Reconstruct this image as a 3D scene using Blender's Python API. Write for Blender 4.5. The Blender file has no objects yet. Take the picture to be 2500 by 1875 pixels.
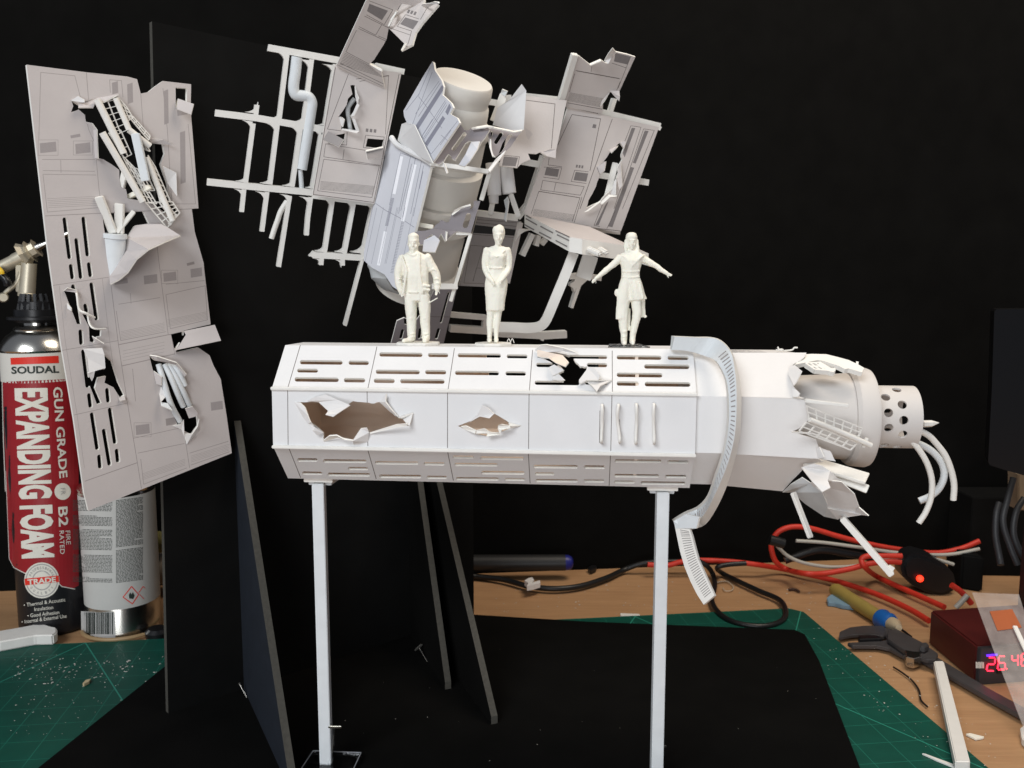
WORLD = .19
EXPO = 0
LIGHTS = [('window_light', (-10, -13, 17), (0, 6.5, 2), 13, 4300, (.92,.96,1.0), 9),
          ('front_fill', (-2, -13, 1.0), (0, 6, 2.5), 8, 1080, (.95,.97,1.0), 5),  # added fill behind the camera, lifts front and lower faces
          ('room_light', (5, 6, 13), (2, 8, 0), 6, 1000, (1.0,.87,.72), 6)]
import bpy, bmesh, math, random
from mathutils import Vector, Matrix, geometry, noise
random.seed(7)
SC = bpy.context.scene
COL = SC.collection
# ---------------------------------------------------------------- camera (1 unit = 10 cm)
H = 3.35            # lens height above the desk
PITCH = 0.1238
FP = 2165.0         # focal length in photo pixels (2500 wide)
CAM = Vector((0, 0, H))
cp, sp = math.cos(PITCH), math.sin(PITCH)
def ray(px, py):
    x = (px-1250)/FP; v = (py-937.5)/FP
    return Vector((x, cp - v*sp, -sp - v*cp))
def proj(P):
    d = P-CAM
    dep = d.y*cp - d.z*sp; v = -d.z*cp - d.y*sp
    return (1250+FP*d.x/dep, 937.5+FP*v/dep)
def at(px, py, Y):
    r = ray(px, py); return CAM + r*(Y/r.y)
def gnd(px, py, z=0.0):
    r = ray(px, py); return CAM + r*((z-H)/r.z)
class Plane:
    def __init__(s, P, N):
        s.P = P; s.n = N.normalized()
        if s.n.dot(CAM-P) < 0: s.n = -s.n
    def at(s, px, py, off=0.0):
        r = ray(px, py)
        t = (s.P + s.n*off - CAM).dot(s.n)/r.dot(s.n)
        return CAM + r*t
    def shift(s, d): return Plane(s.P + s.n*d, s.n)
def plane3(a, b, c):
    A, B, C_ = at(*a), at(*b), at(*c)
    return Plane(A, (B-A).cross(C_-A))
class Cyl:      # vertical cylinder
    def __init__(s, c, r): s.c = c; s.r = r; s.n = None
    def at(s, px, py, off=0.0):
        r = ray(px, py); R = s.r+off
        ox, oy = CAM.x-s.c.x, CAM.y-s.c.y
        a = r.x**2+r.y**2; b = 2*(ox*r.x+oy*r.y); c = ox*ox+oy*oy-R*R
        D = b*b-4*a*c
        t = (-b-math.sqrt(max(D, 0)))/(2*a)
        return CAM + r*t
class Ground:
    def __init__(s, z): s.z = z; s.n = Vector((0, 0, 1))
    def at(s, px, py, off=0.0): return gnd(px, py, s.z+off)
# zoomed views of the photograph used while measuring: (x0, y0, scale)
VIEW = dict(A=(0,100,2.765),B=(0,600,2.765),C=(0,1150,2.2886),D=(480,0,3.318),E=(900,100,3.318),F=(480,400,3.1904),
  G=(1250,80,3.858),H=(850,420,3.687),I=(1220,340,3.191),J=(650,820,4.022),K=(1150,820,4.022),L=(1620,800,3.318),
  M=(1100,1250,3.16),N=(1600,1150,3.16),O=(1900,1300,2.885),P=(2000,750,2.764),Q=(550,1300,2.886),R=(0,550,3.685),
  S=(1420,560,5.529),T=(850,0,8.848),U=(0,0,.8848),V=(960,100,4.879),W=(880,400,4.879),X=(1100,500,4.6075))
def z1(v, x, y):
    a, b, s = VIEW[v]; return (a+x/s, b+y/s)
def zz(v, *c):      # flat list of coordinates -> list of photo pixels
    return [z1(v, c[i], c[i+1]) for i in range(0, len(c), 2)]
# ---------------------------------------------------------------- materials
MATS = {}
def mat(name, col, rough=.6, metal=0, spec=.5, noise_amt=.06, nscale=8, bump=.0, bscale=60, emit=None, estr=0, trans=0, alpha=1, coat=0, sss=0, ior=1.45):
    if name in MATS: return MATS[name]
    m = bpy.data.materials.new(name); m.use_nodes = True; nt = m.node_tree; N = nt.nodes
    b = N['Principled BSDF']
    b.inputs['Roughness'].default_value = rough; b.inputs['Metallic'].default_value = metal
    b.inputs['Specular IOR Level'].default_value = spec; b.inputs['IOR'].default_value = ior
    b.inputs['Transmission Weight'].default_value = trans; b.inputs['Alpha'].default_value = alpha
    b.inputs['Coat Weight'].default_value = coat
    if sss:
        b.inputs['Subsurface Weight'].default_value = sss; b.inputs['Subsurface Scale'].default_value = .02
    tc = N.new('ShaderNodeTexCoord')
    nz = N.new('ShaderNodeTexNoise'); nz.inputs['Scale'].default_value = nscale; nz.inputs['Detail'].default_value = 6
    nt.links.new(tc.outputs['Object'], nz.inputs['Vector'])
    mx = N.new('ShaderNodeMix'); mx.data_type = 'RGBA'; mx.blend_type = 'MIX'
    c = list(col)+[1]
    mx.inputs[6].default_value = [max(0, k*(1-noise_amt*1.6)) for k in col]+[1]
    mx.inputs[7].default_value = [min(1, k*(1+noise_amt)) for k in col]+[1]
    nt.links.new(nz.outputs['Fac'], mx.inputs[0]); nt.links.new(mx.outputs[2], b.inputs['Base Color'])
    if bump:
        n2 = N.new('ShaderNodeTexNoise'); n2.inputs['Scale'].default_value = bscale; n2.inputs['Detail'].default_value = 4
        nt.links.new(tc.outputs['Object'], n2.inputs['Vector'])
        bp = N.new('ShaderNodeBump'); bp.inputs['Strength'].default_value = bump; bp.inputs['Distance'].default_value = .01
        nt.links.new(n2.outputs['Fac'], bp.inputs['Height']); nt.links.new(bp.outputs['Normal'], b.inputs['Normal'])
    if emit:
        b.inputs['Emission Color'].default_value = list(emit)+[1]; b.inputs['Emission Strength'].default_value = estr
    MATS[name] = m; return m
paper = mat('white_card', (.735,.73,.725), .65, noise_amt=.05, nscale=3.5, bump=.08)
paper2 = mat('white_paper', (.72,.70,.68), .7, noise_amt=.03, nscale=6, bump=.1)
edge = mat('card_edge', (.88,.86,.80), .7)
kraft = mat('inside_card', (.86,.72,.60), .8, noise_amt=.08, nscale=4)
grey = mat('grey_printed_card', (.60,.55,.52), .75, noise_amt=.06, nscale=7, bump=.08)
drumm = mat('drum_card', (.70,.67,.61), .7, noise_amt=.05, nscale=5)
warmc = mat('warm_card', (.62,.585,.55), .7, noise_amt=.05, nscale=4)
greyd = mat('dark_grey_printed_card', (.30,.275,.265), .75, noise_amt=.07, nscale=7, bump=.08)
pale = mat('pale_printed_card', (.52,.48,.465), .75, noise_amt=.05, nscale=6, bump=.08)
blue = mat('cool_lit_card', (.60,.605,.64), .7, noise_amt=.04, nscale=6, bump=.06)  # grey card with cool window light mixed into its colour
mauve = mat('mauve_card', (.25,.228,.24), .75, noise_amt=.06, nscale=6)
ink = mat('print_ink', (.13,.11,.10), .8)
inkl = mat('pale_print_ink', (.30,.27,.26), .8)
inkg = mat('grey_print', (.215,.195,.19), .8, noise_amt=.12, nscale=120)
inkp = mat('pale_grey_print', (.335,.305,.30), .8, noise_amt=.08, nscale=120)
inkb = mat('cool_lit_print', (.26,.26,.31), .8, noise_amt=.15, nscale=160)  # grey ink, cool window light in its tint
styr = mat('white_styrene', (.79,.77,.72), .5, noise_amt=.06, nscale=9, bump=.05)
styrc = mat('cool_white_styrene', (.68,.71,.72), .5, noise_amt=.08, nscale=9)
cream = mat('cream_resin', (.86,.83,.72), .6, noise_amt=.03, nscale=20, sss=.04)
blackb = mat('black_foam_board', (.0042,.0040,.0036), .95, spec=.08, noise_amt=.3, nscale=3)
blackb2 = mat('black_card', (.0050,.0050,.0048), .9, spec=.12, noise_amt=.3, nscale=4)
foamedge = mat('foam_core_edge', (.060,.056,.046), .9, noise_amt=.25, nscale=40)
blackp = mat('black_plastic', (.008,.008,.009), .35, spec=.5)
rubber = mat('black_rubber', (.010,.010,.010), .4, spec=.5)
redc = mat('red_cable_sheath', (.58,.035,.018), .5, noise_amt=.15, nscale=14)
whitec = mat('grey_cable_sheath', (.42,.40,.35), .45)
steel = mat('tin_silver', (.62,.60,.55), .22, metal=1, noise_amt=.05)
brass = mat('nickel_plated', (.66,.60,.47), .42, metal=.65, noise_amt=.08, nscale=15)
clear = mat('clear_acrylic', (.95,.97,.98), .03, trans=1, ior=1.3, noise_amt=0)
# ---------------------------------------------------------------- object helpers
def link(name, bm_or_me, mats, parent=None, smooth=False):
    if isinstance(bm_or_me, bmesh.types.BMesh):
        me = bpy.data.meshes.new(name); bm_or_me.to_mesh(me); bm_or_me.free()
    else: me = bm_or_me
    if not isinstance(mats, (list, tuple)): mats = [mats]
    for m in mats: me.materials.append(m)
    if smooth:
        for p in me.polygons: p.use_smooth = True
    o = bpy.data.objects.new(name, me); COL.objects.link(o)
    if parent:
        o.parent = parent
        if parent.type == 'EMPTY': o.matrix_parent_inverse = Matrix.Translation(-parent.location)
    return o
def thing(name, loc, label, cat, group=None):
    o = bpy.data.objects.new(name, None); COL.objects.link(o); o.location = loc
    o.empty_display_size = .05
    tag(o, label, cat, group); return o
def tag(o, label=None, cat=None, group=None, kind=None):
    if label: o['label'] = label
    if cat: o['category'] = cat
    if group: o['group'] = group
    if kind: o['kind'] = kind
    return o
def pip(x, y, poly):
    c = False; j = len(poly)-1
    for i in range(len(poly)):
        xi, yi = poly[i]; xj, yj = poly[j]
        if (yi > y) != (yj > y) and x < (xj-xi)*(y-yi)/(yj-yi)+xi: c = not c
        j = i
    return c
def bars(pts, w, closed=False):     # polyline of width w -> polygons
    out = []
    P = list(pts)+([pts[0]] if closed else [])
    for i in range(len(P)-1):
        a, b = Vector(P[i]), Vector(P[i+1]); d = (b-a)
        if d.length < 1e-4: continue
        d.normalize(); n = Vector((-d.y, d.x))*w/2
        out.append([tuple(a+n), tuple(b+n), tuple(b-n), tuple(a-n)])
        if i: out.append([(a.x+math.cos(k*math.pi/4)*w/2, a.y+math.sin(k*math.pi/4)*w/2) for k in range(8)])
    return out
def capsule(a, b, w, n=6):
    a, b = Vector(a), Vector(b); d = (b-a).normalized(); t = math.atan2(d.y, d.x)
    r = w/2; pts = []
    for c, s in ((b, t-math.pi/2), (a, t+math.pi/2)):
        for k in range(n+1):
            q = s+math.pi*k/n; pts.append((c.x+math.cos(q)*r, c.y+math.sin(q)*r))
    return pts
def rect(x0, y0, x1, y1, sk=0): return [(x0, y0), (x1, y0+sk), (x1, y1+sk), (x0, y1)]
def fillet(P, a, b, r, n=5):
    P, a, b = Vector(P), Vector(a).normalized(), Vector(b).normalized()
    s, e = P+a*r, P+b*r; out = [tuple(P)]; Pc = P; P = P.lerp((s+e)/2, .22)
    for k in range(n+1):
        t = k/n; q = s*(1-t)**2+P*2*t*(1-t)+e*t*t; out.append(tuple(q))
    return out
def rag(pts, amp=1.5, n=3, seed=1, closed=True):     # roughen a torn outline
    r = random.Random(seed); out = []
    for i in range(len(pts)):
        a, b = Vector(pts[i]), Vector(pts[(i+1) % len(pts)])
        out.append(tuple(a))
        if not closed and i == len(pts)-1: break
        L = (b-a).length
        for k in range(1, n):
            t = k/n; q = a.lerp(b, t)+Vector((r.uniform(-1, 1), r.uniform(-1, 1)))*min(amp, L*.08); out.append(tuple(q))
    return out
def sheet(name, parent, surf, outers, holes=(), prints=(), thick=.012, mats=None, grid=None, disp=None, smooth=False, curl=None, edge_i=1, cdt=True):
    """flat (or bent) sheet cut from outlines measured in the photo and laid on a real plane.
    outers/holes: polygons, prints: (polygon, material index). mats[0]=face, mats[1]=cut edge."""
    if mats is None: mats = [paper, edge, ink, inkg]
    if outers and not isinstance(outers[0][0], (list, tuple)): outers = [outers]
    if outers and isinstance(outers[0][0], (int, float)): outers = [outers]
    V = []; Ed = []
    def add(poly):
        if surf.n is None:
            q = []
            for i in range(len(poly)):
                a, b = Vector(poly[i]), Vector(poly[(i+1) % len(poly)]); k = max(1, int((b-a).length/5))
                q += [tuple(a.lerp(b, t/k)) for t in range(k)]
            poly = q
        s = len(V)
        V.extend(Vector(p) for p in poly)
        Ed.extend((s+i, s+(i+1) % len(poly)) for i in range(len(poly)))
    for p in outers: add(p)
    for p in holes: add(p)
    for p, _ in prints: add(p)
    if grid:
        xs = [p[0] for o in outers for p in o]; ys = [p[1] for o in outers for p in o]
        x = min(xs)+grid*.5
        while x < max(xs):
            y = min(ys)+grid*.5
            while y < max(ys):
                V.append(Vector((x+random.uniform(-.1, .1), y+random.uniform(-.1, .1)))); y += grid
            x += grid
    r = geometry.delaunay_2d_cdt(V, Ed, [], 0, 1e-4)
    v2, tris = r[0], r[2]
    bb = lambda p: (min(q[0] for q in p), min(q[1] for q in p), max(q[0] for q in p), max(q[1] for q in p))
    O = [(p, bb(p)) for p in outers]; Hh = [(p, bb(p)) for p in holes]; Pp = [(p, bb(p), i) for p, i in prints]
    ins = lambda x, y, p, b: b[0] <= x <= b[2] and b[1] <= y <= b[3] and pip(x, y, p)
    keep = []
    for t in tris:
        a, b, c = (v2[k] for k in t)
        x, y = (a.x+b.x+c.x)/3, (a.y+b.y+c.y)/3
        if abs((b.x-a.x)*(c.y-a.y)-(c.x-a.x)*(b.y-a.y)) < 1e-6: continue
        if not any(ins(x, y, p, q) for p, q in O): continue
        if any(ins(x, y, p, q) for p, q in Hh): continue
        mi = 0
        for p, q, i in Pp:
            if ins(x, y, p, q): mi = i
        keep.append((t, mi))
    used = {}; vs = []; nv = []
    def P3(k):
        if k not in used:
            x, y = v2[k]; off = disp(x, y) if disp else 0.0
            p = surf.at(x, y, off)
            if surf.n is not None: n = surf.n
            else: n = Vector((p.x-surf.c.x, p.y-surf.c.y, 0)).normalized()
            used[k] = len(vs); vs.append(p); nv.append(n)
        return used[k]
    F = []; MI = []; ec = {}
    for t, mi in keep:
        ids = [P3(k) for k in t]
        a, b, c = (vs[i] for i in ids)
        if (b-a).cross(c-a).dot(nv[ids[0]]) < 0: ids.reverse()
        F.append(tuple(ids)); MI.append(mi)
        for i in range(3):
            e = (ids[i], ids[(i+1) % 3]); ec[e] = ec.get(e, 0)+1
    n0 = len(vs)
    allv = vs+[vs[i]-nv[i]*thick for i in range(n0)]
    nf = len(F)
    for i in range(nf):
        F.append(tuple(k+n0 for k in reversed(F[i]))); MI.append(0 if len(mats) < 5 else 4)
    for (a, b) in list(ec):
        if (b, a) not in ec:
            F.append((a, a+n0, b+n0, b)); MI.append(edge_i)
    me = bpy.data.meshes.new(name); me.from_pydata(allv, [], F)
    for p, m in zip(me.polygons, MI): p.material_index = m
    me.validate(); me.update()
    o = link(name, me, mats, parent, smooth)
    return o
def flap(name, parent, surf, pts, thick=.010, m=None, m2=None, ragg=0):
    """torn scrap: points (px, py, lift) lifted off the sheet it belongs to"""
    P = [surf.at(x, y, l) for x, y, l in pts]
    nrm = Vector((0, 0, 0))
    for i in range(len(P)):
        nrm += (P[i]-P[0]).cross(P[(i+1) % len(P)]-P[0])
    if nrm.length < 1e-9: nrm = surf.n.copy()
    nrm.normalize()
    if nrm.dot(CAM-P[0]) < 0: nrm = -nrm
    tr = geometry.tessellate_polygon([[Vector((x, y, 0)) for x, y, l in pts]])
    n0 = len(P); V = P+[p-nrm*thick for p in P]; F = []
    for t in tr:
        a, b, c = (P[k] for k in t)
        t = list(t)
        if (b-a).cross(c-a).dot(nrm) < 0: t.reverse()
        F.append(tuple(t)); F.append(tuple(k+n0 for k in reversed(t)))
    nf = len(F)
    for i in range(n0):
        j = (i+1) % n0; F.append((i, j, j+n0, i+n0))
    me = bpy.data.meshes.new(name); me.from_pydata(V, [], F)
    for i, p in enumerate(me.polygons): p.material_index = 0 if i < nf else 1
    me.validate(); bm = bmesh.new(); bm.from_mesh(me); bmesh.ops.recalc_face_normals(bm, faces=bm.faces); bm.to_mesh(me); bm.free()
    return link(name, me, [m or paper, m2 or edge], parent)
def zf(v, *c): # triples
    out = []
    for i in range(0, len(c), 3):
        x, y = z1(v, c[i], c[i+1]); out.append((x, y, c[i+2]))
    return out
def split_loose(o):
    # every separate piece of a mesh becomes an object of its own
    bm = bmesh.new(); bm.from_mesh(o.data); seen = set(); isl = []
    for v in bm.verts:
        if v in seen: continue
        st = [v]; seen.add(v); g = []
        while st:
            a = st.pop(); g.append(a.index)
            for e in a.link_edges:
                b = e.other_vert(a)
                if b not in seen: seen.add(b); st.append(b)
        isl.append(set(g))
    bm.free()
    if len(isl) < 2: return
    src = o.data
    for k, s in enumerate(isl):
        me = src.copy(); b2 = bmesh.new(); b2.from_mesh(me)
        bmesh.ops.delete(b2, geom=[v for v in b2.verts if v.index not in s], context='VERTS'); b2.to_mesh(me); b2.free()
        if k == 0: o.data = me
        else:
            c = o.copy(); c.data = me; COL.objects.link(c); c.parent = o.parent; c.matrix_parent_inverse = o.matrix_parent_inverse
def smoothpath(P, n=6):
    if len(P) < 3: return list(P)
    out = []
    Q = [P[0]*2-P[1]]+list(P)+[P[-1]*2-P[-2]]
    for i in range(1, len(Q)-2):
        a, b, c, d = Q[i-1], Q[i], Q[i+1], Q[i+2]
        for k in range(n):
            t = k/n
            out.append(.5*((2*b)+(c-a)*t+(2*a-5*b+4*c-d)*t*t+(3*b-a-3*c+d)*t**3))
    out.append(P[-1]); return out
def tubemesh(bm, P, R, seg=10, cap=True, sq=None):
    """sweep a circle (or a w x h rectangle, sq) along P"""
    if not isinstance(R, (list, tuple)): R = [R]*len(P)
    T = [(P[min(i+1, len(P)-1)]-P[max(i-1, 0)]).normalized() for i in range(len(P))]
    up = Vector((0, 0, 1)) if abs(T[0].z) < .9 else Vector((0, -1, 0))
    n = (up-T[0]*up.dot(T[0])).normalized(); rings = []
    for i, p in enumerate(P):
        n = (n-T[i]*n.dot(T[i])).normalized(); b = T[i].cross(n)
        if sq: offs = [n*sq[1]/2*s1+b*sq[0]/2*s2 for s1, s2 in ((1, 1), (1, -1), (-1, -1), (-1, 1))]
        else: offs = [(n*math.cos(2*math.pi*k/seg)+b*math.sin(2*math.pi*k/seg))*R[i] for k in range(seg)]
        rings.append([bm.verts.new(p+o) for o in offs])
    m = len(rings[0])
    for i in range(len(rings)-1):
        for k in range(m):
            bm.faces.new((rings[i][k], rings[i][(k+1) % m], rings[i+1][(k+1) % m], rings[i+1][k]))
    if cap:
        bm.faces.new(rings[0][::-1]); bm.faces.new(rings[-1])
def tube(name, parent, P, r, m, seg=12, n=6, smooth=True, sm=True):
    P = [Vector(p) for p in P]
    if sm and len(P) > 2:
        if isinstance(r, (list, tuple)):
            RR = []
            for i in range(len(r)-1):
                for k in range(n): RR.append(r[i]+(r[i+1]-r[i])*k/n)
            RR.append(r[-1]); r = RR
        P = smoothpath(P, n)
    bm = bmesh.new(); tubemesh(bm, P, r, seg)
    bmesh.ops.recalc_face_normals(bm, faces=bm.faces)
    o = link(name, bm, m, parent, smooth)
    if smooth: auto(o)
    return o
def auto(o, ang=40):
    me = o.data
    bm = bmesh.new(); bm.from_mesh(me)
    for e in bm.edges:
        if len(e.link_faces) == 2 and e.calc_face_angle(0) > math.radians(ang): e.smooth = False
    bm.to_mesh(me); bm.free()
def bar(name, parent, a, b, w, h, m, bevel=.003, up=None):
    a, b = Vector(a), Vector(b); bm = bmesh.new()
    T = (b-a).normalized()
    u = up or (Vector((0, 0, 1)) if abs(T.z) < .9 else Vector((0, -1, 0)))
    n = (u-T*u.dot(T)).normalized(); c = T.cross(n)
    vs = []
    for p in (a, b):
        for s1, s2 in ((1, 1), (1, -1), (-1, -1), (-1, 1)): vs.append(bm.verts.new(p+n*h/2*s1+c*w/2*s2))
    for q in ((0,1,2,3),(7,6,5,4),(0,4,5,1),(1,5,6,2),(2,6,7,3),(3,7,4,0)): bm.faces.new([vs[k] for k in q])
    bmesh.ops.recalc_face_normals(bm, faces=bm.faces)
    if bevel: bmesh.ops.bevel(bm, geom=list(bm.edges), offset=bevel, segments=2, affect='EDGES')
    return link(name, bm, m, parent)
def lathe(name, parent, a, b, prof, m, seg=48, mi=None, smooth=True, arc=(0, 2*math.pi), cap=True, ref=None):
    """prof: (t along a->b 0..1 or distance fraction, radius)"""
    a, b = Vector(a), Vector(b); T = (b-a).normalized(); L = (b-a).length
    u = ref or (Vector((0, 0, 1)) if abs(T.z) < .9 else Vector((0, -1, 0)))
    n = (u-T*u.dot(T)).normalized(); c = T.cross(n)
    bm = bmesh.new(); rings = []
    full = abs(arc[1]-arc[0]-2*math.pi) < 1e-6
    ns = seg if full else seg+1
    for t, r in prof:
        rings.append([bm.verts.new(a+T*L*t+(n*math.cos(arc[0]+(arc[1]-arc[0])*k/seg)+c*math.sin(arc[0]+(arc[1]-arc[0])*k/seg))*r) for k in range(ns)])
    for i in range(len(rings)-1):
        for k in range(seg):
            f = bm.faces.new((rings[i][k], rings[i][(k+1) % ns], rings[i+1][(k+1) % ns], rings[i+1][k]))
            if mi: f.material_index = mi[i]
    if cap and full:
        for rg in (rings[0], rings[-1]):
            try: bm.faces.new(rg)
            except ValueError: pass
    bmesh.ops.recalc_face_normals(bm, faces=bm.faces)
    o = link(name, bm, m, parent, smooth)
    if smooth: auto(o, 30)
    return o
def prism(name, parent, pts, z0, z1_, m, bevel=0):
    """extrude a ground outline (Vectors) from z0 to z1"""
    bm = bmesh.new()
    lo = [bm.verts.new((p.x, p.y, z0)) for p in pts]; hi = [bm.verts.new((p.x, p.y, z1_)) for p in pts]
    bm.faces.new(lo[::-1]); bm.faces.new(hi)
    for i in range(len(pts)):
        j = (i+1) % len(pts); bm.faces.new((lo[i], lo[j], hi[j], hi[i]))
    bmesh.ops.recalc_face_normals(bm, faces=bm.faces)
    if bevel: bmesh.ops.bevel(bm, geom=list(bm.edges), offset=bevel, segments=3, affect='EDGES')
    return link(name, bm, m, parent)
def text(name, parent, s, surf, quad, m, off=.003, bold=0.0, step=.08, depth=.002):
    """lettering: font mesh stretched into a quad (start-base, end-base, end-top, start-top) on a surface"""
    cu = bpy.data.curves.new('t', 'FONT'); cu.body = s; cu.size = 1; cu.offset = bold; cu.resolution_u = 3
    ob = bpy.data.objects.new('t', cu)
    me = bpy.data.meshes.new_from_object(ob)
    bpy.data.objects.remove(ob); bpy.data.curves.remove(cu)
    bm = bmesh.new(); bm.from_mesh(me); bpy.data.meshes.remove(me)
    xs = [v.co.x for v in bm.verts]; ys = [v.co.y for v in bm.verts]
    x0, x1, y0, y1 = min(xs), max(xs), min(ys), max(ys)
    if step:
        k = y0+(y1-y0)*step
        while k < y1:
            g = list(bm.verts)+list(bm.edges)+list(bm.faces)
            bmesh.ops.bisect_plane(bm, geom=g, plane_co=(0, k, 0), plane_no=(0, 1, 0)); k += (y1-y0)*step
    a, b, c, d = (Vector(q) for q in quad)
    for v in bm.verts:
        u = (v.co.x-x0)/(x1-x0); w = (v.co.y-y0)/(y1-y0)
        q = a*(1-u)*(1-w)+b*u*(1-w)+c*u*w+d*(1-u)*w
        v.co = surf.at(q.x, q.y, off)
    return link(name, bm, m, parent)
def hq(x0, y0, x1, y1): return [(x0, y1), (x1, y1), (x1, y0), (x0, y0)]
def lattice(q, nu, nv, w, wr=None):
    """grid of bars in a quad (a,b,c,d): nu cells along ab, nv along ad"""
    a, b, c, d = (Vector(p) for p in q); out = []
    def P(u, v): return a*(1-u)*(1-v)+b*u*(1-v)+c*u*v+d*(1-u)*v
    for i in range(nu+1): out += bars([P(i/nu, 0), P(i/nu, 1)], w)
    for j in range(nv+1): out += bars([P(0, j/nv), P(1, j/nv)], wr or w)
    return out
# ================================================================ the setting
# desk
mw = mat('desk_wood', (.30,.165,.082), .55, noise_amt=.2, nscale=2)
nt = mw.node_tree; N = nt.nodes
tcx = [n for n in N if n.type == 'TEX_COORD'][0]; mixn = [n for n in N if n.type == 'MIX'][0]
mp = N.new('ShaderNodeMapping'); mp.inputs['Scale'].default_value = (.7, 9, 9)
nt.links.new(tcx.outputs['Object'], mp.inputs['Vector'])
nz = [n for n in N if n.type == 'TEX_NOISE'][0]; nz.inputs['Scale'].default_value = 2.2; nz.inputs['Detail'].default_value = 10; nz.inputs['Roughness'].default_value = .68; nz.inputs['Distortion'].default_value = .6
nt.links.new(mp.outputs['Vector'], nz.inputs['Vector'])
mixn.inputs[6].default_value = (.30,.155,.07,1); mixn.inputs[7].default_value = (.57,.34,.175,1)
bm = bmesh.new()
vs = [bm.verts.new(p) for p in ((-9, 2, 0), (9, 2, 0), (9, 14, 0), (-9, 14, 0))]; bm.faces.new(vs)
r = bmesh.ops.extrude_face_region(bm, geom=list(bm.faces)); bmesh.ops.translate(bm, verts=[v for v in r['geom'] if isinstance(v, bmesh.types.BMVert)], vec=(0, 0, -.3))
bmesh.ops.recalc_face_normals(bm, faces=bm.faces)
o = link('desk', bm, mw); tag(o, kind='structure')
# black backdrop
bl = at(1500, 1380, 9.95); br = at(2400, 1352, 10.35)
p0 = gnd(1500, 1388); p1 = gnd(2360, 1356)
dv = (p1-p0).normalized(); nn = Vector((-dv.y, dv.x, 0))
o = bar('backdrop', None, p0-dv*9+Vector((0, 0, 3.6))+nn*.03, p0+dv*7+Vector((0, 0, 3.6))+nn*.03, .06, 7.2, blackb)
tag(o, kind='structure')
# cutting mat
mg = bpy.data.materials.new('cutting_mat_green'); mg.use_nodes = True; nt = mg.node_tree; N = nt.nodes; L = nt.links
b = N['Principled BSDF']; b.inputs['Roughness'].default_value = .55; b.inputs['Specular IOR Level'].default_value = .3
tc = N.new('ShaderNodeTexCoord'); sx = N.new('ShaderNodeSeparateXYZ'); L.new(tc.outputs['Object'], sx.inputs[0])
def mth(op, a, b_=None):
    n = N.new('ShaderNodeMath'); n.operation = op
    for i, v in enumerate((a, b_)):
        if v is None: continue
        if isinstance(v, (int, float)): n.inputs[i].default_value = v
        else: L.new(v, n.inputs[i])
    return n.outputs[0]
def gl(c, step, w):
    f = mth('FRACT', mth('DIVIDE', c, step)); return mth('LESS_THAN', f, w/step)
l1 = mth('MAXIMUM', gl(sx.outputs[0], .25, .0045), gl(sx.outputs[1], .25, .0045))
xy = mth('ADD', sx.outputs[0], mth('MULTIPLY', sx.outputs[1], .57)); yx = mth('SUBTRACT', sx.outputs[0], mth('MULTIPLY', sx.outputs[1], .57))
l2 = mth('MAXIMUM', gl(xy, 1.7, .012), gl(yx, 1.7, .012))
lm = mth('MAXIMUM', mth('MULTIPLY', l1, .45), mth('MULTIPLY', l2, .8))
nzz = N.new('ShaderNodeTexNoise'); nzz.inputs['Scale'].default_value = 5; nzz.inputs['Detail'].default_value = 8; L.new(tc.outputs['Object'], nzz.inputs['Vector'])
m1 = N.new('ShaderNodeMix'); m1.data_type = 'RGBA'; m1.inputs[6].default_value = (.0015,.050,.034,1); m1.inputs[7].default_value = (.003,.085,.058,1); L.new(nzz.outputs['Fac'], m1.inputs[0])
m2 = N.new('ShaderNodeMix'); m2.data_type = 'RGBA'; m2.inputs[7].default_value = (.03,.28,.20,1); L.new(m1.outputs[2], m2.inputs[6]); L.new(lm, m2.inputs[0]); L.new(m2.outputs[2], b.inputs['Base Color'])
q = [gnd(-250, 1600), gnd(1925, 1493), gnd(1962, 1502), gnd(2440, 1910), gnd(2300, 2150), gnd(-700, 2150)]
cb = gnd(1955, 1494); d1 = (gnd(-250, 1600)-cb).normalized()
ang = math.atan2(-d1.y, -d1.x)
mesh_o = prism('cutting_mat', None, [Matrix.Rotation(-ang, 3, 'Z') @ (p-cb) for p in q], .0, .03, mg)
mesh_o.rotation_euler.z = ang; mesh_o.location = (cb.x, cb.y, .004)
tag(mesh_o, 'dark green cutting mat with pale grid lines under the black base board', 'cutting mat')
# black base board lying on the mat
q = [gnd(60, 1900, .055), gnd(405, 1624, .055), gnd(620, 1465, .055), gnd(1157, 1500, .055), gnd(1430, 1517, .055), gnd(1940, 1537, .055), gnd(1965, 1548, .055), gnd(2000, 1612, .055), gnd(2110, 1900, .055), gnd(2150, 2100, .055), gnd(-200, 2100, .055)]
o = prism('base_board', None, q, .037, .055, blackb, .004)
tag(o, 'large flat black foam board lying on the green mat under the posts', 'base board')
BZ = .055
# tall black board with three triangular braces
B0, B1 = gnd(411, 1742, BZ), gnd(1157, 1500, BZ)
bd = (B1-B0).normalized(); bn = Vector((bd.y, -bd.x, 0))      # towards the camera
if bn.dot(CAM-B0) < 0: bn = -bn
BOARD = Plane(B0, bn)
th = thing('stand_board', (B0.x, B0.y, BZ), 'tall upright black foam board with triangular braces behind the white models', 'display board')
T0 = BOARD.at(371, 52); htop = T0.z
T1z = BOARD.at(960, 150).z
bm = bmesh.new()
b0 = B0; b1 = B1+bd*0
pts = [b0, b1, Vector((b1.x, b1.y, htop*.985)), Vector((T0.x, T0.y, htop))]
fr = [bm.verts.new(p) for p in pts]; bk = [bm.verts.new(p-bn*.05) for p in pts]
bm.faces.new(fr)
bm.faces.new(bk[::-1])
for i in range(4):
    j = (i+1) % 4; f = bm.faces.new((fr[i], bk[i], bk[j], fr[j])); f.material_index = 1
bmesh.ops.recalc_face_normals(bm, faces=bm.faces)
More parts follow.
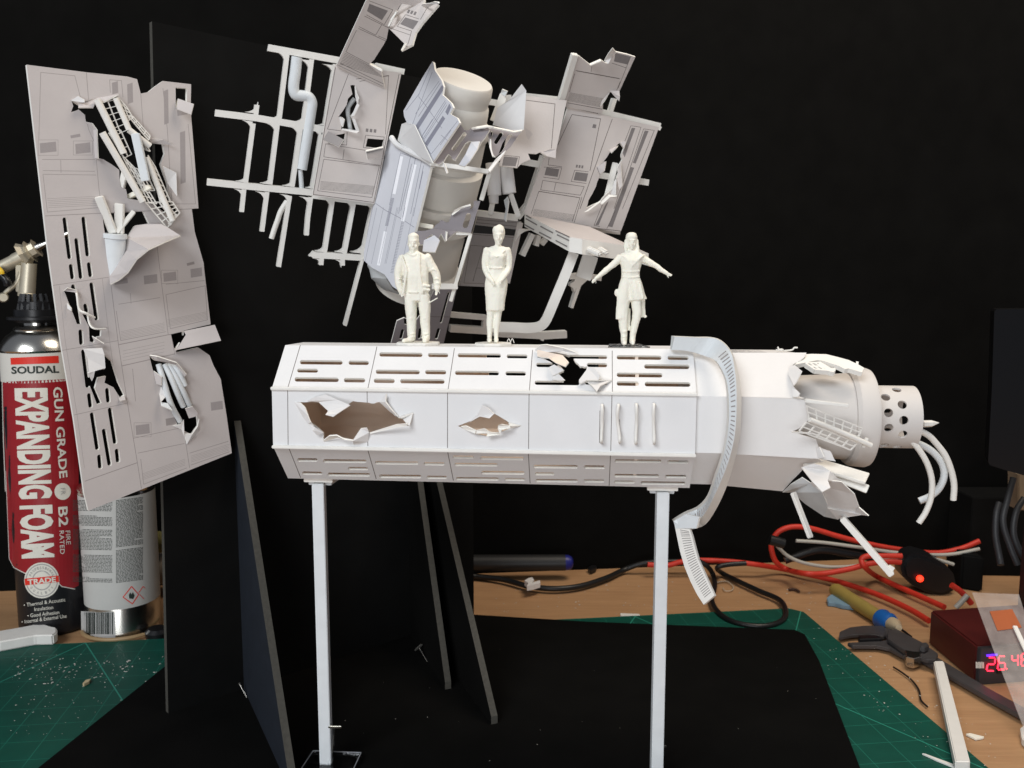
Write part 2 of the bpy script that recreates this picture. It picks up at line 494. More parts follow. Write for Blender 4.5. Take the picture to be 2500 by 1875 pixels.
link('board', bm, [blackb2, foamedge], th)
def brace(px_top, py_top, foot_px, foot_py, m):
    t = BOARD.at(px_top, py_top); f = gnd(foot_px, foot_py, BZ)
    base = Vector((t.x, t.y, BZ))
    d = (f-base).normalized(); s = Vector((-d.y, d.x, 0))*.025
    pts = [t+d*.001, base+d*.001, f, f+Vector((0, 0, .06)), t+d*.03]
    bm = bmesh.new()
    a = [bm.verts.new(p+s) for p in pts]; b_ = [bm.verts.new(p-s) for p in pts]
    bm.faces.new(a); bm.faces.new(b_[::-1])
    for i in range(len(pts)):
        j = (i+1) % len(pts); fc = bm.faces.new((a[i], b_[i], b_[j], a[j])); fc.material_index = 1
    bmesh.ops.recalc_face_normals(bm, faces=bm.faces)
    return link('brace', bm, [m, foamedge], th)
braceblue = mat('blue_black_board', (.012,.016,.024), .8, spec=.3, noise_amt=.2)
brace(578, 1027, 716, 1925, braceblue)
brace(1000, 1000, 1094, 1682, blackb)
brace(1032, 1010, 1207, 1767, blackb)
# ================================================================ light, world, camera
w = bpy.data.worlds.new('World'); SC.world = w; w.use_nodes = True
w.node_tree.nodes['Background'].inputs[0].default_value = (.80,.86,1,1)
w.node_tree.nodes['Background'].inputs[1].default_value = WORLD
def area(name, loc, tgt, size, power, col, sy=None):
    l = bpy.data.lights.new(name, 'AREA'); l.energy = power; l.color = col; l.size = size; l.shape = 'RECTANGLE'; l.size_y = sy or size
    o = bpy.data.objects.new(name, l); COL.objects.link(o); o.location = loc
    o.rotation_euler = (Vector(tgt)-Vector(loc)).to_track_quat('-Z', 'Y').to_euler(); return o
for a in LIGHTS: area(*a)
cam = bpy.data.cameras.new('camera'); co = bpy.data.objects.new('camera', cam); COL.objects.link(co)
co.location = CAM; co.rotation_euler = (math.pi/2-PITCH, 0, 0)
cam.sensor_width = 36; cam.lens = 36*FP/2500; cam.clip_start = .05; cam.clip_end = 100
cam.dof.use_dof = True; cam.dof.focus_distance = 5.8; cam.dof.aperture_fstop = 2.0
SC.camera = co
SC.view_settings.view_transform = 'Standard'; SC.view_settings.look = 'None'; SC.view_settings.exposure = EXPO; SC.view_settings.gamma = 1
# ================================================================ the octagonal corridor model
O3 = Vector((-1.4231, 5.7748, H-.8825)); YAW, TIL, ROL = -.0925, -.0024, -.0245; TL = 2.5482
AX = Vector((math.cos(YAW)*math.cos(TIL), math.sin(YAW)*math.cos(TIL), math.sin(TIL)))
_n = Vector((-math.sin(YAW), math.cos(YAW), 0)); _u = AX.cross(_n)
TN = _n*math.cos(ROL)+_u*math.sin(ROL); TU = -_n*math.sin(ROL)+_u*math.cos(ROL)
S8 = .355; AA = S8/2; BB = AA+S8/math.sqrt(2)
def loc(u, y, z): return O3+AX*u+TN*y+TU*z
def uat(px, y=-BB, z=0):        # length along the axis that shows at photo column px
    a, b = -3.0, 9.0
    for _ in range(50):
        m = (a+b)/2
        if proj(loc(m, y, z))[0] < px: a = m
        else: b = m
    return a
TP = [(-BB, AA), (-BB, -AA), (-AA, -BB), (AA, -BB), (BB, -AA), (BB, AA), (AA, BB), (-AA, BB)]  # y,z around
def face_plane(i, inset=0):
    a, b = TP[i], TP[(i+1) % 8]
    P = loc(0, *a); Q = loc(0, *b); n = AX.cross(Q-P).normalized()
    m = (P+Q)/2-loc(0, 0, 0)
    if n.dot(m) < 0: n = -n
    pl = Plane(P-n*inset, n); return pl
cm = thing('corridor_model', loc(TL/2, 0, -BB)-Vector((0, 0, 1.9)), 'white eight-sided model corridor with torn panels held up on two square posts', 'scale model')
FRONT, LOWER, UPPER, TOP = face_plane(0), face_plane(1), face_plane(7), face_plane(6)
M4 = [paper, edge, ink, inkg, kraft]
def pj(u, y, z): return proj(loc(u, y, z))
def slots(v, lst): return [capsule(z1(v, x0+h/2, y), z1(v, x1-h/2, y+(x1-x0)*.01), h/VIEW[v][2]) for x0, x1, y, h in lst]
us = slots('J', [(330,750,258,42),(808,1008,263,42),(303,508,340,38),(278,712,427,44),(762,972,434,44),
  (1110,1535,182,42),(1588,1788,188,40),(1075,1508,352,42),(1560,1768,355,42),(1055,1262,440,44),(1315,1752,444,44),(1880,2305,190,40)])
us += slots('K', [(350,555,200,38),(-158,275,362,42),(338,540,368,42),(960,1338,205,36),(640,850,285,42),(1138,1338,285,42),(625,1065,460,42),(1120,1338,460,36),
  (1430,1870,210,42),(1930,2135,215,40),(1700,2145,300,44),(1430,1880,382,44),(1430,1648,467,44),(1705,2155,473,46)])
tear = rag(zz('K', 650,150,720,150,850,165,960,195,1003,212,1035,262,1070,300,1142,300,1125,380,1062,432,1060,470,925,466,905,430,860,368,910,340,860,285,770,250,700,215,650,212), 1.2, 3, 5)
def seam(v, a, b, w=1.7): return (bars([z1(v, *a), z1(v, *b)], w)[0], 2)
pr = [seam('J', (335,92), (214,503)), seam('J', (1087,105), (997,520)), seam('J', (1848,122), (1785,530)), seam('K', (604,138), (572,548)), seam('K', (1386,145), (1388,552))]
q4 = lambda i: [pj(0, *TP[i]), pj(TL, *TP[i]), pj(TL, *TP[(i+1) % 8]), pj(0, *TP[(i+1) % 8])]
sheet('upper_panel', cm, UPPER, q4(7), us+[tear], pr, .016, M4)
big = rag(zz('J', 300,648,515,652,605,735,585,775,655,790,790,690,850,640,985,655,1035,665,1110,650,1210,740,1285,795,1325,795,1400,885,1280,875,1020,950,990,915,930,915,850,1030,690,985,560,1030,560,950,420,840,370,700), 1.0, 3, 2)
sml = rag(zz('K', -130,885,0,835,80,790,180,805,230,765,300,805,370,850,490,880,385,905,290,945,180,962,150,985,40,960,-60,920), 1.0, 2, 3)
crk = [zz('K', 1262,735,1267,735,1266,1050,1258,1050), zz('K', 1453,820,1460,820,1460,1000,1454,1000)]
pr = [seam('J', (210,520), (215,1070)), seam('J', (990,535), (998,1082)), seam('J', (1780,550), (1780,1100)), seam('K', (570,560), (565,1110)), seam('K', (1384,570), (1372,1130))]
sheet('front_panel', cm, FRONT, q4(0), [big, sml], pr+[(crk[0],2),(crk[1],2)], .016, M4)
ls = slots('J', [(305,505,1218,34),(558,985,1228,34),(803,1000,1302,30),(352,550,1348,32),(603,1020,1360,34),
  (1068,1495,1245,34),(1545,1752,1255,32),(1110,1522,1378,34),(1575,1775,1388,30),(1830,2040,1190,30)])
ls += slots('K', [(90,520,1200,34),(-165,262,1262,32),(100,525,1342,34),(-150,275,1402,30),(330,530,1408,26),
  (612,1050,1282,34),(1108,1315,1288,34),(625,820,1354,28),(630,1050,1420,30),(1105,1310,1424,28),
  (1410,1870,1228,34),(1928,2138,1238,32),(1405,1848,1372,32),(1905,2115,1380,32),(1405,1608,1434,26),(1665,2105,1444,32)])
pr = [seam('J', (218,1092), (338,1392)), seam('J', (992,1102), (1080,1405)), seam('J', (1778,1122), (1838,1420)), seam('K', (562,1140), (580,1448)), seam('K', (1370,1155), (1356,1472))]
sheet('lower_panel', cm, LOWER, q4(1), ls, pr, .016, M4)
sheet('top_panel', cm, TOP, [pj(0, *TP[6]), pj(TL, *TP[6]), pj(TL, *TP[7]), pj(0, *TP[7])], [], [], .016, M4)
# inner / rear walls (seen through the slots)
def wall(i, u0, u1, name='rear_panel', m=None, z0=0, z1_=1):
    a, b = Vector(TP[i]), Vector(TP[(i+1) % 8]); A = a.lerp(b, z0); B = a.lerp(b, z1_)
    bm = bmesh.new(); P = [loc(u0, *A), loc(u1, *A), loc(u1, *B), loc(u0, *B)]
    c = loc((u0+u1)/2, 0, 0); n = (P[1]-P[0]).cross(P[2]-P[0]).normalized()
    if n.dot(c-P[0]) < 0: n = -n
    v = [bm.verts.new(p) for p in P]; w_ = [bm.verts.new(p+n*.016) for p in P]
    bm.faces.new(v); bm.faces.new(w_)
    for k in range(4): bm.faces.new((v[k], v[(k+1) % 4], w_[(k+1) % 4], w_[k]))
    bmesh.ops.recalc_face_normals(bm, faces=bm.faces)
    return link(name, bm, m or kraft, cm)
ha, hb = uat(1160, BB, .1), uat(1478, BB, .1)
wall(2, 0, TL); wall(3, 0, TL)
wall(4, 0, TL, z0=0, z1_=.55)
wall(4, 0, ha, z0=.552, z1_=1); wall(4, hb, TL, z0=.552, z1_=1)
wall(5, 0, ha+.1); wall(5, hb-.05, TL)
for u in (TL-.35,):
    bm = bmesh.new()
    o_ = [bm.verts.new(loc(u, y*.955, z*.955)) for y, z in TP]; i_ = [bm.verts.new(loc(u, y*.90, z*.90)) for y, z in TP]
    o2 = [bm.verts.new(loc(u+.02, y*.955, z*.955)) for y, z in TP]; i2 = [bm.verts.new(loc(u+.02, y*.90, z*.90)) for y, z in TP]
    for k in range(8):
        j = (k+1) % 8
        for q in ((o_[k], o_[j], i_[j], i_[k]), (o2[k], i2[k], i2[j], o2[j]), (i_[k], i_[j], i2[j], i2[k]), (o_[k], o2[k], o2[j], o_[j])): bm.faces.new(q)
    bmesh.ops.recalc_face_normals(bm, faces=bm.faces); link('inner_rib', bm, kraft, cm)
bm = bmesh.new(); e0 = [bm.verts.new(loc(.02, y*.95, z*.95)) for y, z in TP]; e1 = [bm.verts.new(loc(.035, y*.95, z*.95)) for y, z in TP]
bm.faces.new(e0); bm.faces.new(e1[::-1])
for k in range(8): bm.faces.new((e0[k], e1[k], e1[(k+1) % 8], e0[(k+1) % 8]))
bmesh.ops.recalc_face_normals(bm, faces=bm.faces); link('end_panel', bm, kraft, cm)
# edge strips along the corners
for i, m in ((0, styr), (1, styr)):
    y, z = TP[i]; k = 1.012
    bar('edge_strip', cm, loc(-.004, y*k, z*k), loc(TL+.004, y*k, z*k), .022, .02, m, .004, up=TU)
# torn scraps
def tf(pl, v, *c, m=None, th=.008): return flap('torn_scrap', cm, pl, zf(v, *c), th, m or paper2)
tf(FRONT, 'J', 400,640,.004, 480,600,.02, 580,573,.03, 700,628,.05, 825,680,.09, 700,762,.10, 655,795,.10, 580,775,.09, 608,738,.06, 515,652,.01)
tf(FRONT, 'J', 275,650,.002, 330,655,.01, 375,700,.03, 405,780,.05, 432,850,.06, 410,862,.045, 360,800,.02)
tf(FRONT, 'J', 412,855,.04, 436,840,.06, 480,900,.04, 562,950,.02, 500,977,.03, 455,930,.05)
tf(FRONT, 'J', 1110,650,.01, 1175,575,.03, 1170,650,.04, 1240,740,.03, 1290,795,.015, 1210,742,.0)
tf(FRONT, 'J', 1290,795,.004, 1440,752,.012, 1325,800,.03)
tf(FRONT, 'J', 1325,800,.002, 1440,760,.01, 1405,885,.045, 1380,865,.04)
tf(FRONT, 'J', 1015,950,.01, 1275,870,.06, 1385,862,.07, 1382,885,.06, 1280,900,.055, 1020,962,.012, m=edge)
tf(FRONT, 'J', 930,912,.02, 990,905,.03, 1010,950,.02, 1000,1040,.0, 860,1070,.0, 848,1035,.05)
tf(FRONT, 'J', 560,1030,.01, 620,985,.05, 692,980,.06, 770,1022,.05, 850,1030,.05, 850,1040,.04, 700,1000,.03, 565,1040,.002, m=edge)
tf(FRONT, 'K', -10,838,.01, 60,790,.03, 110,685,.05, 160,705,.06, 225,765,.07, 180,810,.08, 85,792,.04, -5,842,.012)
tf(FRONT, 'K', 265,880,.05, 300,868,.07, 385,885,.05, 385,905,.05, 300,925,.06, 285,968,.05, 262,910,.04, m=edge)
tf(FRONT, 'K', 50,930,.03, 130,910,.05, 185,945,.04, 290,955,.04, 285,970,.03, 150,988,.05, 160,962,.03, 50,960,.03, m=edge)
tf(FRONT, 'K', -100,890,.01, -50,885,.03, 45,930,.04, 40,960,.04, -60,920,.01, m=edge)
tf(FRONT, 'K', 370,850,.01, 495,880,.002, 385,905,.03, 385,885,.04, m=edge)
# scraps round the tear in the upper panel
tf(UPPER, 'K', 650,135,.02, 760,160,.03, 900,190,.07, 958,255,.10, 925,300,.10, 830,262,.07, 760,215,.03, 700,210,.02, 650,200,.005, m=kraft)
tf(UPPER, 'K', 625,140,.01, 680,92,.06, 745,88,.09, 905,120,.08, 1045,170,.02, 1035,180,.02, 905,150,.06, 845,160,.04, 700,160,.02)
tf(UPPER, 'K', 760,310,.03, 815,280,.05, 912,335,.06, 850,368,.04, 800,390,.03)
tf(UPPER, 'K', 790,400,.02, 855,368,.03, 920,432,.05, 880,442,.03, 795,430,.01)
tf(UPPER, 'K', 1060,432,.02, 1150,310,.04, 1210,315,.06, 1265,392,.07, 1250,430,.06, 1130,435,.04, 1065,470,.02)
tf(UPPER, 'K', 1130,440,.02, 1250,435,.05, 1385,432,.01, 1270,490,.05, 1235,545,.06, 1180,480,.04)
# four bent pull handles
for x, y0, y1, bend in ((1285,680,1045,5), (1448,680,1045,-12), (1622,672,1055,5), (1795,672,1055,-3)):
    pts = []
    for t, l in ((0, 0), (.02, .035), (.2, .045), (.5, .03), (.8, .035), (.97, .04), (1.0, .0)):
        px, py = z1('K', x+bend*math.sin(t*5), y0+(y1-y0)*t); pts.append(FRONT.at(px, py, l))
    tube('pull_handle', cm, pts, .0095, styr, 10, 5)
# open left end reveal + plates + posts
for (x, ub) in ((778, None), (1617, None)):
    pass
def post(pxl, pxr, ytop, v, plate):
    u = uat((pxl+pxr)/2, -.135, -BB)
    c = loc(u, -.135, -BB); w_ = .076
    top = c.z-.055
    bar('support_post', cm, (c.x, c.y, BZ+.02), (c.x, c.y, top+.02), w_, w_, styrc, .004, up=Vector((0, 1, 0)))
    bar('mounting_plate', cm, loc(u-plate, 0, -BB-.014), loc(u+plate, 0, -BB-.014), .30, .03, styr, .003, up=TU)
    bar('mounting_block', cm, loc(u-plate*.8, 0, -BB-.042), loc(u+plate*.8, 0, -BB-.042), .22, .026, styrc, .003, up=TU)
    bm = bmesh.new(); s = .16
    v8 = [bm.verts.new((c.x+a*s, c.y+b_*s, z)) for z in (BZ+.001, BZ+.02) for a, b_ in ((-1,-1),(1,-1),(1,1),(-1,1))]
    for q in ((3,2,1,0),(4,5,6,7),(0,1,5,4),(1,2,6,5),(2,3,7,6),(3,0,4,7)): bm.faces.new([v8[k] for k in q])
    bm.free()
    return c
PA = post(760, 796, 1190, 0, .095); PB_ = post(1601, 1634, 1195, 0, .095)
# ---- inner collar and torn sleeve to the right
def octband(name, u0, u1, k, faces, m=paper, tk=.012, tears=None):
    for i in faces:
        a, b = TP[i], TP[(i+1) % 8]
        P = [loc(u0, a[0]*k, a[1]*k), loc(u1, a[0]*k, a[1]*k), loc(u1, b[0]*k, b[1]*k), loc(u0, b[0]*k, b[1]*k)]
        n = (P[1]-P[0]).cross(P[2]-P[0]).normalized(); mid = (P[0]+P[2])/2-loc((u0+u1)/2, 0, 0)
        if n.dot(mid) < 0: n = -n
        bm = bmesh.new(); v = [bm.verts.new(p) for p in P]; w_ = [bm.verts.new(p-n*tk) for p in P]
        bm.faces.new(v); bm.faces.new(w_)
        for q in range(4): bm.faces.new((v[q], v[(q+1) % 4], w_[(q+1) % 4], w_[q]))
        bmesh.ops.recalc_face_normals(bm, faces=bm.faces); link(name, bm, m, cm)
uC = uat(1800); K1 = .945
octband('collar_panel', TL-.03, uC, K1, (0, 1, 2, 3, 4, 5, 6, 7))
K2 = .955
def fp2(i, k):
    a, b = TP[i], TP[(i+1) % 8]; P = loc(0, a[0]*k, a[1]*k); Q = loc(0, b[0]*k, b[1]*k); n = AX.cross(Q-P).normalized()
    return Plane(P, n)
uE = uat(1935)
octband('sleeve_panel', uC-.05, uE-.1, K2, (3, 4, 5, 6), paper)
SF, SL_, SU, ST = fp2(0, K2), fp2(1, K2), fp2(7, K2), fp2(6, K2)
def c3(u, i, k): return pj(u, TP[i][0]*k, TP[i][1]*k)
A0, A1 = c3(uC-.05, 0, K2), c3(uC-.05, 1, K2); A7 = c3(uC-.05, 7, K2); A2 = c3(uC-.05, 2, K2)
sheet('sleeve_panel', cm, SF, [A0]+[c3(uE, 0, K2)]+rag(zz('L', 1145,590, 1160,680,1185,735,1140,790,1035,845,1120,868,1235,905,1255,960,1300,985,1350,1000,1375,1050,1396,1083), 1, 2, 4, False)+zz('L', 1250,1062)+[A1], [], [], .008, [paper2, edge])
sheet('sleeve_panel', cm, SU, [A7]+zz('L', 1158,202)+rag(zz('L', 1140,240,1055,295,1025,330,1118,350,1085,420,1050,470,1095,520,1100,555), 1, 2, 6, False)+zz('L', 1140,572)+[A0], [], [], .008, [paper2, edge])
sheet('sleeve_panel', cm, SL_, [A1]+zz('L', 1250,1062,1300,1085,1150,1110,1120,1160,1050,1230,965,1325)+[A2], [], [], .008, [paper2, edge])
sheet('sleeve_panel', cm, ST, [c3(uC-.05, 6, K2), c3(uE, 6, K2), c3(uE+.1, 7, K2), A7], [], [], .008, [paper2, edge])
def sf(pl, v, *c, m=None, th=.006): return flap('sleeve_scrap', cm, pl, zf(v, *c), th, m or paper2)
sf(SU, 'L', 1015,325,.02, 1060,300,.04, 1120,350,.08, 1080,430,.06, 1055,465,.05, 1012,380,.02)
sf(SU, 'L', 1040,480,.02, 1105,530,.04, 1090,560,.03, 1045,562,.01)
sf(SF, 'L', 1235,980,.01, 1262,965,.03, 1300,1050,.05, 1250,1060,.01)
sf(SL_, 'L', 1115,1130,.05, 1220,1100,.07, 1290,1120,.10, 1350,1160,.12, 1445,1250,.14, 1330,1235,.20, 1352,1295,.26, 1285,1330,.28, 1200,1240,.20)
sf(SL_, 'L', 962,1335,.005, 1030,1270,.03, 1120,1215,.05, 1190,1260,.08, 1285,1335,.15, 1330,1440,.16, 1415,1555,.16, 1300,1530,.12, 1150,1430,.05, 1040,1335,.01, m=styrc)
sf(SL_, 'L', 1190,1255,.09, 1330,1235,.16, 1440,1250,.22, 1545,1350,.25, 1580,1450,.27, 1610,1515,.28, 1400,1545,.20, 1330,1460,.16)
sf(SL_, 'L', 1325,1462,.165, 1545,1500,.26, 1580,1455,.28, 1660,1525,.34, 1605,1518,.30, 1410,1548,.21)
# wooden / styrene struts and rails sticking out
def L3(v, x, y, Y): return at(*z1(v, x, y), Y)
YE = loc(uat(1960), -BB, 0).y
bar('strut', cm, L3('N', 1062,165, YE+.05), L3('N', 1198,515, YE-.05), .04, .02, styr, .004)
bar('strut', cm, L3('N', 1440,360, YE+.0), L3('N', 1825,800, YE-.1), .05, .035, styr, .004)
bar('strut', cm, L3('N', 1800,775, YE-.098), L3('N', 1828,735, YE-.1), .022, .03, styr, .002)
bar('broken_channel', cm, L3('L', 1150,1075, YE+.12), L3('L', 1650,1225, YE-.05), .12, .018, styr, .003, up=Vector((.1, -.4, 1)))
bar('broken_channel', cm, L3('L', 1170,1120, YE+.10), L3('L', 1655,1310, YE-.06), .05, .02, styr, .003, up=Vector((.1, -1, .3)))
bar('strut', cm, L3('L', 1145,590, YE-.06), L3('L', 1495,632, YE-.08), .03, .02, styr, .003)
# nozzle barrel
def nu(px): return uat(px, -.28, 0)
r1, r2 = .262, .292
lathe('nozzle_barrel', cm, loc(nu(1925), 0, .01), loc(nu(2128), 0, .01), [(0, .245), (.5, .258), (.93, .272), (.95, .272)], [warmc], 64, cap=False)
ub, ue = nu(2094), nu(2150)
lathe('nozzle_flange', cm, loc(ub, 0, .005), loc(ue, 0, .005), [(0, .262), (.02, .285), (.2, .302), (.85, .308), (1, .300), (1, .24)], [warmc], 72, cap=False)
lathe('nozzle_flange_face', cm, loc(ue-.02, 0, .005), loc(ue-.01, 0, .005), [(0, .30), (1, .30)], [kraft], 48, cap=True)
# perforated end pipe : a curved sheet with round holes
PC = Vector(loc(0, 0, .012)); PR = .193; u0, u1 = ue-.03, nu(2283)-.035
class AxisSurf:     # 2D (length u, arc angle) -> point on a cylinder along the tube axis
    def __init__(s, r, dz=0): s.r = r; s.dz = dz; s.n = Vector((0, 0, 0))
    def at(s, u, a, off=0.0):
        a = a*.1/.1; return loc(u, -math.cos(a)*(s.r+off), math.sin(a)*(s.r+off)+s.dz)
# pixel holes converted to (u, angle)
holes = []
for hx, hy, hr in ((522,535,24),(448,580,28),(560,628,30),(468,682,29),(571,734,30),(469,788,29),(564,836,28),(438,925,24),(525,942,22)):
    px, py = z1('P', hx, hy)
    zc = proj(loc(uat(px, -PR, 0), 0, .012)); rp = 80.5
    s_ = max(-.98, min(.98, (zc[1]-py)/rp)); a = math.asin(s_)
    u = uat(px, -math.cos(a)*PR, math.sin(a)*PR)
    holes.append((u, a))
for k in range(9): 
    holes.append((u0+.10+(k % 2)*.11, 1.9+k*.38))
N1, N2 = 28, 120
me_v = []; me_f = []
bm = bmesh.new()
V2 = []; E2 = []
def addl(p):
    s = len(V2); V2.extend(Vector(q) for q in p); E2.extend((s+i, s+(i+1) % len(p)) for i in range(len(p)))
outer = [(u0, -math.pi*PR), (u1, -math.pi*PR), (u1, math.pi*PR), (u0, math.pi*PR)]
addl(outer); HP = []
for u, a in holes:
    if a > math.pi: a -= 2*math.pi
    p = [(u+.027*math.cos(t*math.pi/9), a*PR+.027*math.sin(t*math.pi/9)) for t in range(18)]
    HP.append(p); addl(p)
for i in range(1, 8):
    for k in range(1, 60): V2.append(Vector((u0+(u1-u0)*i/8, -math.pi*PR+2*math.pi*PR*k/60)))
for i in (0, 8):
    for k in range(1, 60): V2.append(Vector((u0+(u1-u0)*i/8, -math.pi*PR+2*math.pi*PR*k/60)))
r_ = geometry.delaunay_2d_cdt(V2, E2, [], 0, 1e-6)
vmap = {}
def pv(k, rr):
    if (k, rr) not in vmap:
        u, s_ = r_[0][k]; a = s_/PR
        vmap[(k, rr)] = bm.verts.new(loc(u, -math.cos(a)*rr, math.sin(a)*rr+.012))
    return vmap[(k, rr)]
ec = {}
for t in r_[2]:
    x = sum(r_[0][k].x for k in t)/3; y = sum(r_[0][k].y for k in t)/3
    if any(pip(x, y, p) for p in HP): continue
    bm.faces.new([pv(k, PR) for k in t]); bm.faces.new([pv(k, PR-.012) for k in reversed(t)])
    for i in range(3): ec[(t[i], t[(i+1) % 3])] = 1
for (a, b_) in ec:
    if (b_, a) not in ec: bm.faces.new((pv(a, PR), pv(a, PR-.012), pv(b_, PR-.012), pv(b_, PR)))
bmesh.ops.remove_doubles(bm, verts=bm.verts, dist=1e-5)
bmesh.ops.recalc_face_normals(bm, faces=bm.faces)
o = link('perforated_pipe', bm, warmc, cm, True); auto(o, 50)
# hoses hanging from the pipe
hy_ = loc(u1, 0, 0).y
def hose(pts, r, dY, m=styr):
    return tube('hose', cm, [at(*z1('P', x, y), hy_+dY+k*.01) for k, (x, y) in enumerate(pts)], r, m, 12, 8)
hose([(640,820),(730,860),(790,920),(850,1000),(890,1100),(910,1200),(905,1300)], .019, -.05)
hose([(600,900),(700,935),(775,985),(830,1060),(842,1140),(810,1220),(750,1275),(675,1308)], .022, .0, styrc)
hose([(600,880),(672,960),(730,1060),(760,1170),(755,1280),(720,1380),(672,1455)], .018, -.12)
tube('splinter', cm, [at(*z1('P', 700, 787), hy_-.05), at(*z1('P', 760, 785), hy_-.05), at(*z1('P', 808, 780), hy_-.05)], [.022,.02,.002], styr, 6, sm=False, smooth=False)
# ladder-like grilles near the torn end
GP = plane3((*z1('L', 1185, 735), YE-.10), (*z1('L', 1650, 940), YE-.02), (*z1('L', 1500, 990), YE-.03))
g1 = lattice(zz('L', 1160,635, 1610,815, 1580,885, 1180,735), 6, 2, 2.7)
g2 = lattice(zz('L', 1160,770, 1570,935, 1520,992, 1100,838), 6, 2, 2.7)
sheet('broken_grille', cm, GP, g1+bars(zz('L', 1040,848,1210,858,1510,990), 3.5)+g2, [], [], .008, [styr, styr])
tube('grille_rail', cm, [GP.at(*z1('L', 1185, 745), .01), GP.at(*z1('L', 1400, 830), .01), GP.at(*z1('P', 350, 933), .02)], .015, styr, 10)
for x, y in ((1640, 925), (320, 0)):
    pass
bar('grille_stub', cm, GP.at(*z1('P', 322, 882), .0), GP.at(*z1('P', 296, 945), .0), .018, .018, styr, .002)
G2 = plane3((*z1('L', 1060, 295), YE+.2), (*z1('L', 1600, 355), YE+.15), (*z1('L', 1400, 220), YE+.3))
sheet('broken_grille', cm, G2, [zz('L', 1150,215,1200,212,1320,215,1420,240,1500,262,1560,290,1560,272,1580,275,1578,298,1625,325,1610,362,1500,330,1470,335,1420,310,1300,270,1250,262,1060,300)]+
  bars(zz('L', 1260,285,1350,340,1385,345), 9)+lattice(zz('L', 1150,285,1265,280,1350,345,1225,335), 3, 2, 3)+bars(zz('L', 1385,350,1385,325), 5), [], [], .03, [styr, styr])
for pts in ([(925,155),(935,175),(960,175),(970,185)], [(910,180),(960,185)], [(975,188),(1040,180),(1060,162),(1085,162)]):
    tube('torn_fibre', cm, [L3('L', x, y, YE+.35) for x, y in pts], .005, styr, 6)
# broken hoop band round the collar
RH = .60; cen = loc(uat(1760, -.5, 0), 0, 0)
def hoopY(y): 
    dz = (1020-y)/FP*5.0
    return cen.y-math.sqrt(max(.02, RH*RH-dz*dz))
inner = zz('L', 65,180, 200,190, 340,232, 430,275, 500,400, 525,520, 532,700, 520,850, 490,1020, 430,1200, 370,1370, 290,1460, 180,1510, 80,1570)
outer_ = zz('L', 90,72, 270,80, 430,92, 540,190, 575,330, 590,480, 590,700, 572,900, 520,1100, 440,1300, 350,1480, 290,1555, 235,1605, 150,1615)
lip = zz('L', 92,70, 275,78, 440,88, 550,190, 600,340, 628,500, 630,700, 615,900, 562,1130, 490,1340, 400,1515, 330,1600, 250,1625, 155,1622)
def ups(P, n=5):
    return [(p.x, p.y) for p in smoothpath([Vector((a, b, 0)) for a, b in P], n)]
inner, outer_, lip = ups(inner), ups(outer_), ups(lip)
bm = bmesh.new(); rows = []
for i in range(len(inner)):
    a, b_, c_ = inner[i], outer_[i], lip[i]
    Y = hoopY(b_[1]) if b_[1] > 860 else hoopY(860)+(860-b_[1])*.006
    pa, pb, pc = at(*a, Y+.03), at(*b_, Y), at(*c_, Y+.05)
    rows.append([bm.verts.new(p) for p in (pa, pb, pc, pc+Vector((-.012, .05, 0)), pa+Vector((0.0, .05, 0)))])
for i in range(len(rows)-1):
    for k in range(5):
        j = (k+1) % 5
        f = bm.faces.new((rows[i][k], rows[i+1][k], rows[i+1][j], rows[i][j])); f.material_index = 0 if k == 0 else 1
bm.faces.new(rows[0]); bm.faces.new(rows[-1][::-1])
# slits
nsl = 64
for s_ in range(14, nsl-2):
    t = s_/nsl*(len(inner)-1); i = int(t); fr_ = t-i
    def lp(P): return (P[i][0]*(1-fr_)+P[i+1][0]*fr_, P[i][1]*(1-fr_)+P[i+1][1]*fr_)
    a, b_ = lp(inner), lp(outer_)
    Y = hoopY(b_[1])
    dd = Vector((inner[i+1][0]-inner[i][0], inner[i+1][1]-inner[i][1])).normalized()*1.3
    q = []
    for w0, sg in ((.25, -1), (.82, -1), (.82, 1), (.25, 1)):
        x, y = a[0]*(1-w0)+b_[0]*w0+dd.x*sg, a[1]*(1-w0)+b_[1]*w0+dd.y*sg
        q.append(bm.verts.new(at(x, y, Y+.03*(1-w0)-.003)))
    f = bm.faces.new(q); f.material_index = 2
bmesh.ops.recalc_face_normals(bm, faces=[f for f in bm.faces if f.material_index != 2])
link('hoop_band', bm, [styrc, styr, inkl], cm)
# dangling end of the hoop
ha_, hb_ = zz('N', 145,400,165,500,190,620,225,740,270,850,320,950,372,1030), zz('N', 262,440,282,500,305,590,330,680,370,770,415,870,456,960)
HPl = plane3((*ha_[0], cen.y-.1), (*hb_[-1], cen.y-.45), (*ha_[-1], cen.y-.42))
prs = []
for k in range(30):
    t = .08+k/30*.88; i = min(5, int(t*6)); f_ = t*6-i
    a = Vector(ha_[i]).lerp(Vector(ha_[i+1]), f_); b_ = Vector(hb_[i]).lerp(Vector(hb_[i+1]), f_)
    prs.append((bars([a.lerp(b_, .30), a.lerp(b_, .88)], 1.7)[0], 2))
sheet('hoop_tail', cm, HPl, ha_+hb_[::-1], [], prs, .02, [styr, styr, inkg])
flap('hoop_fold', cm, HPl, [(1644,1273,.0),(1674,1255,.02),(1707,1262,.03),(1700,1290,.02),(1690,1292,.0),(1650,1290,.0)], .015, styrc)
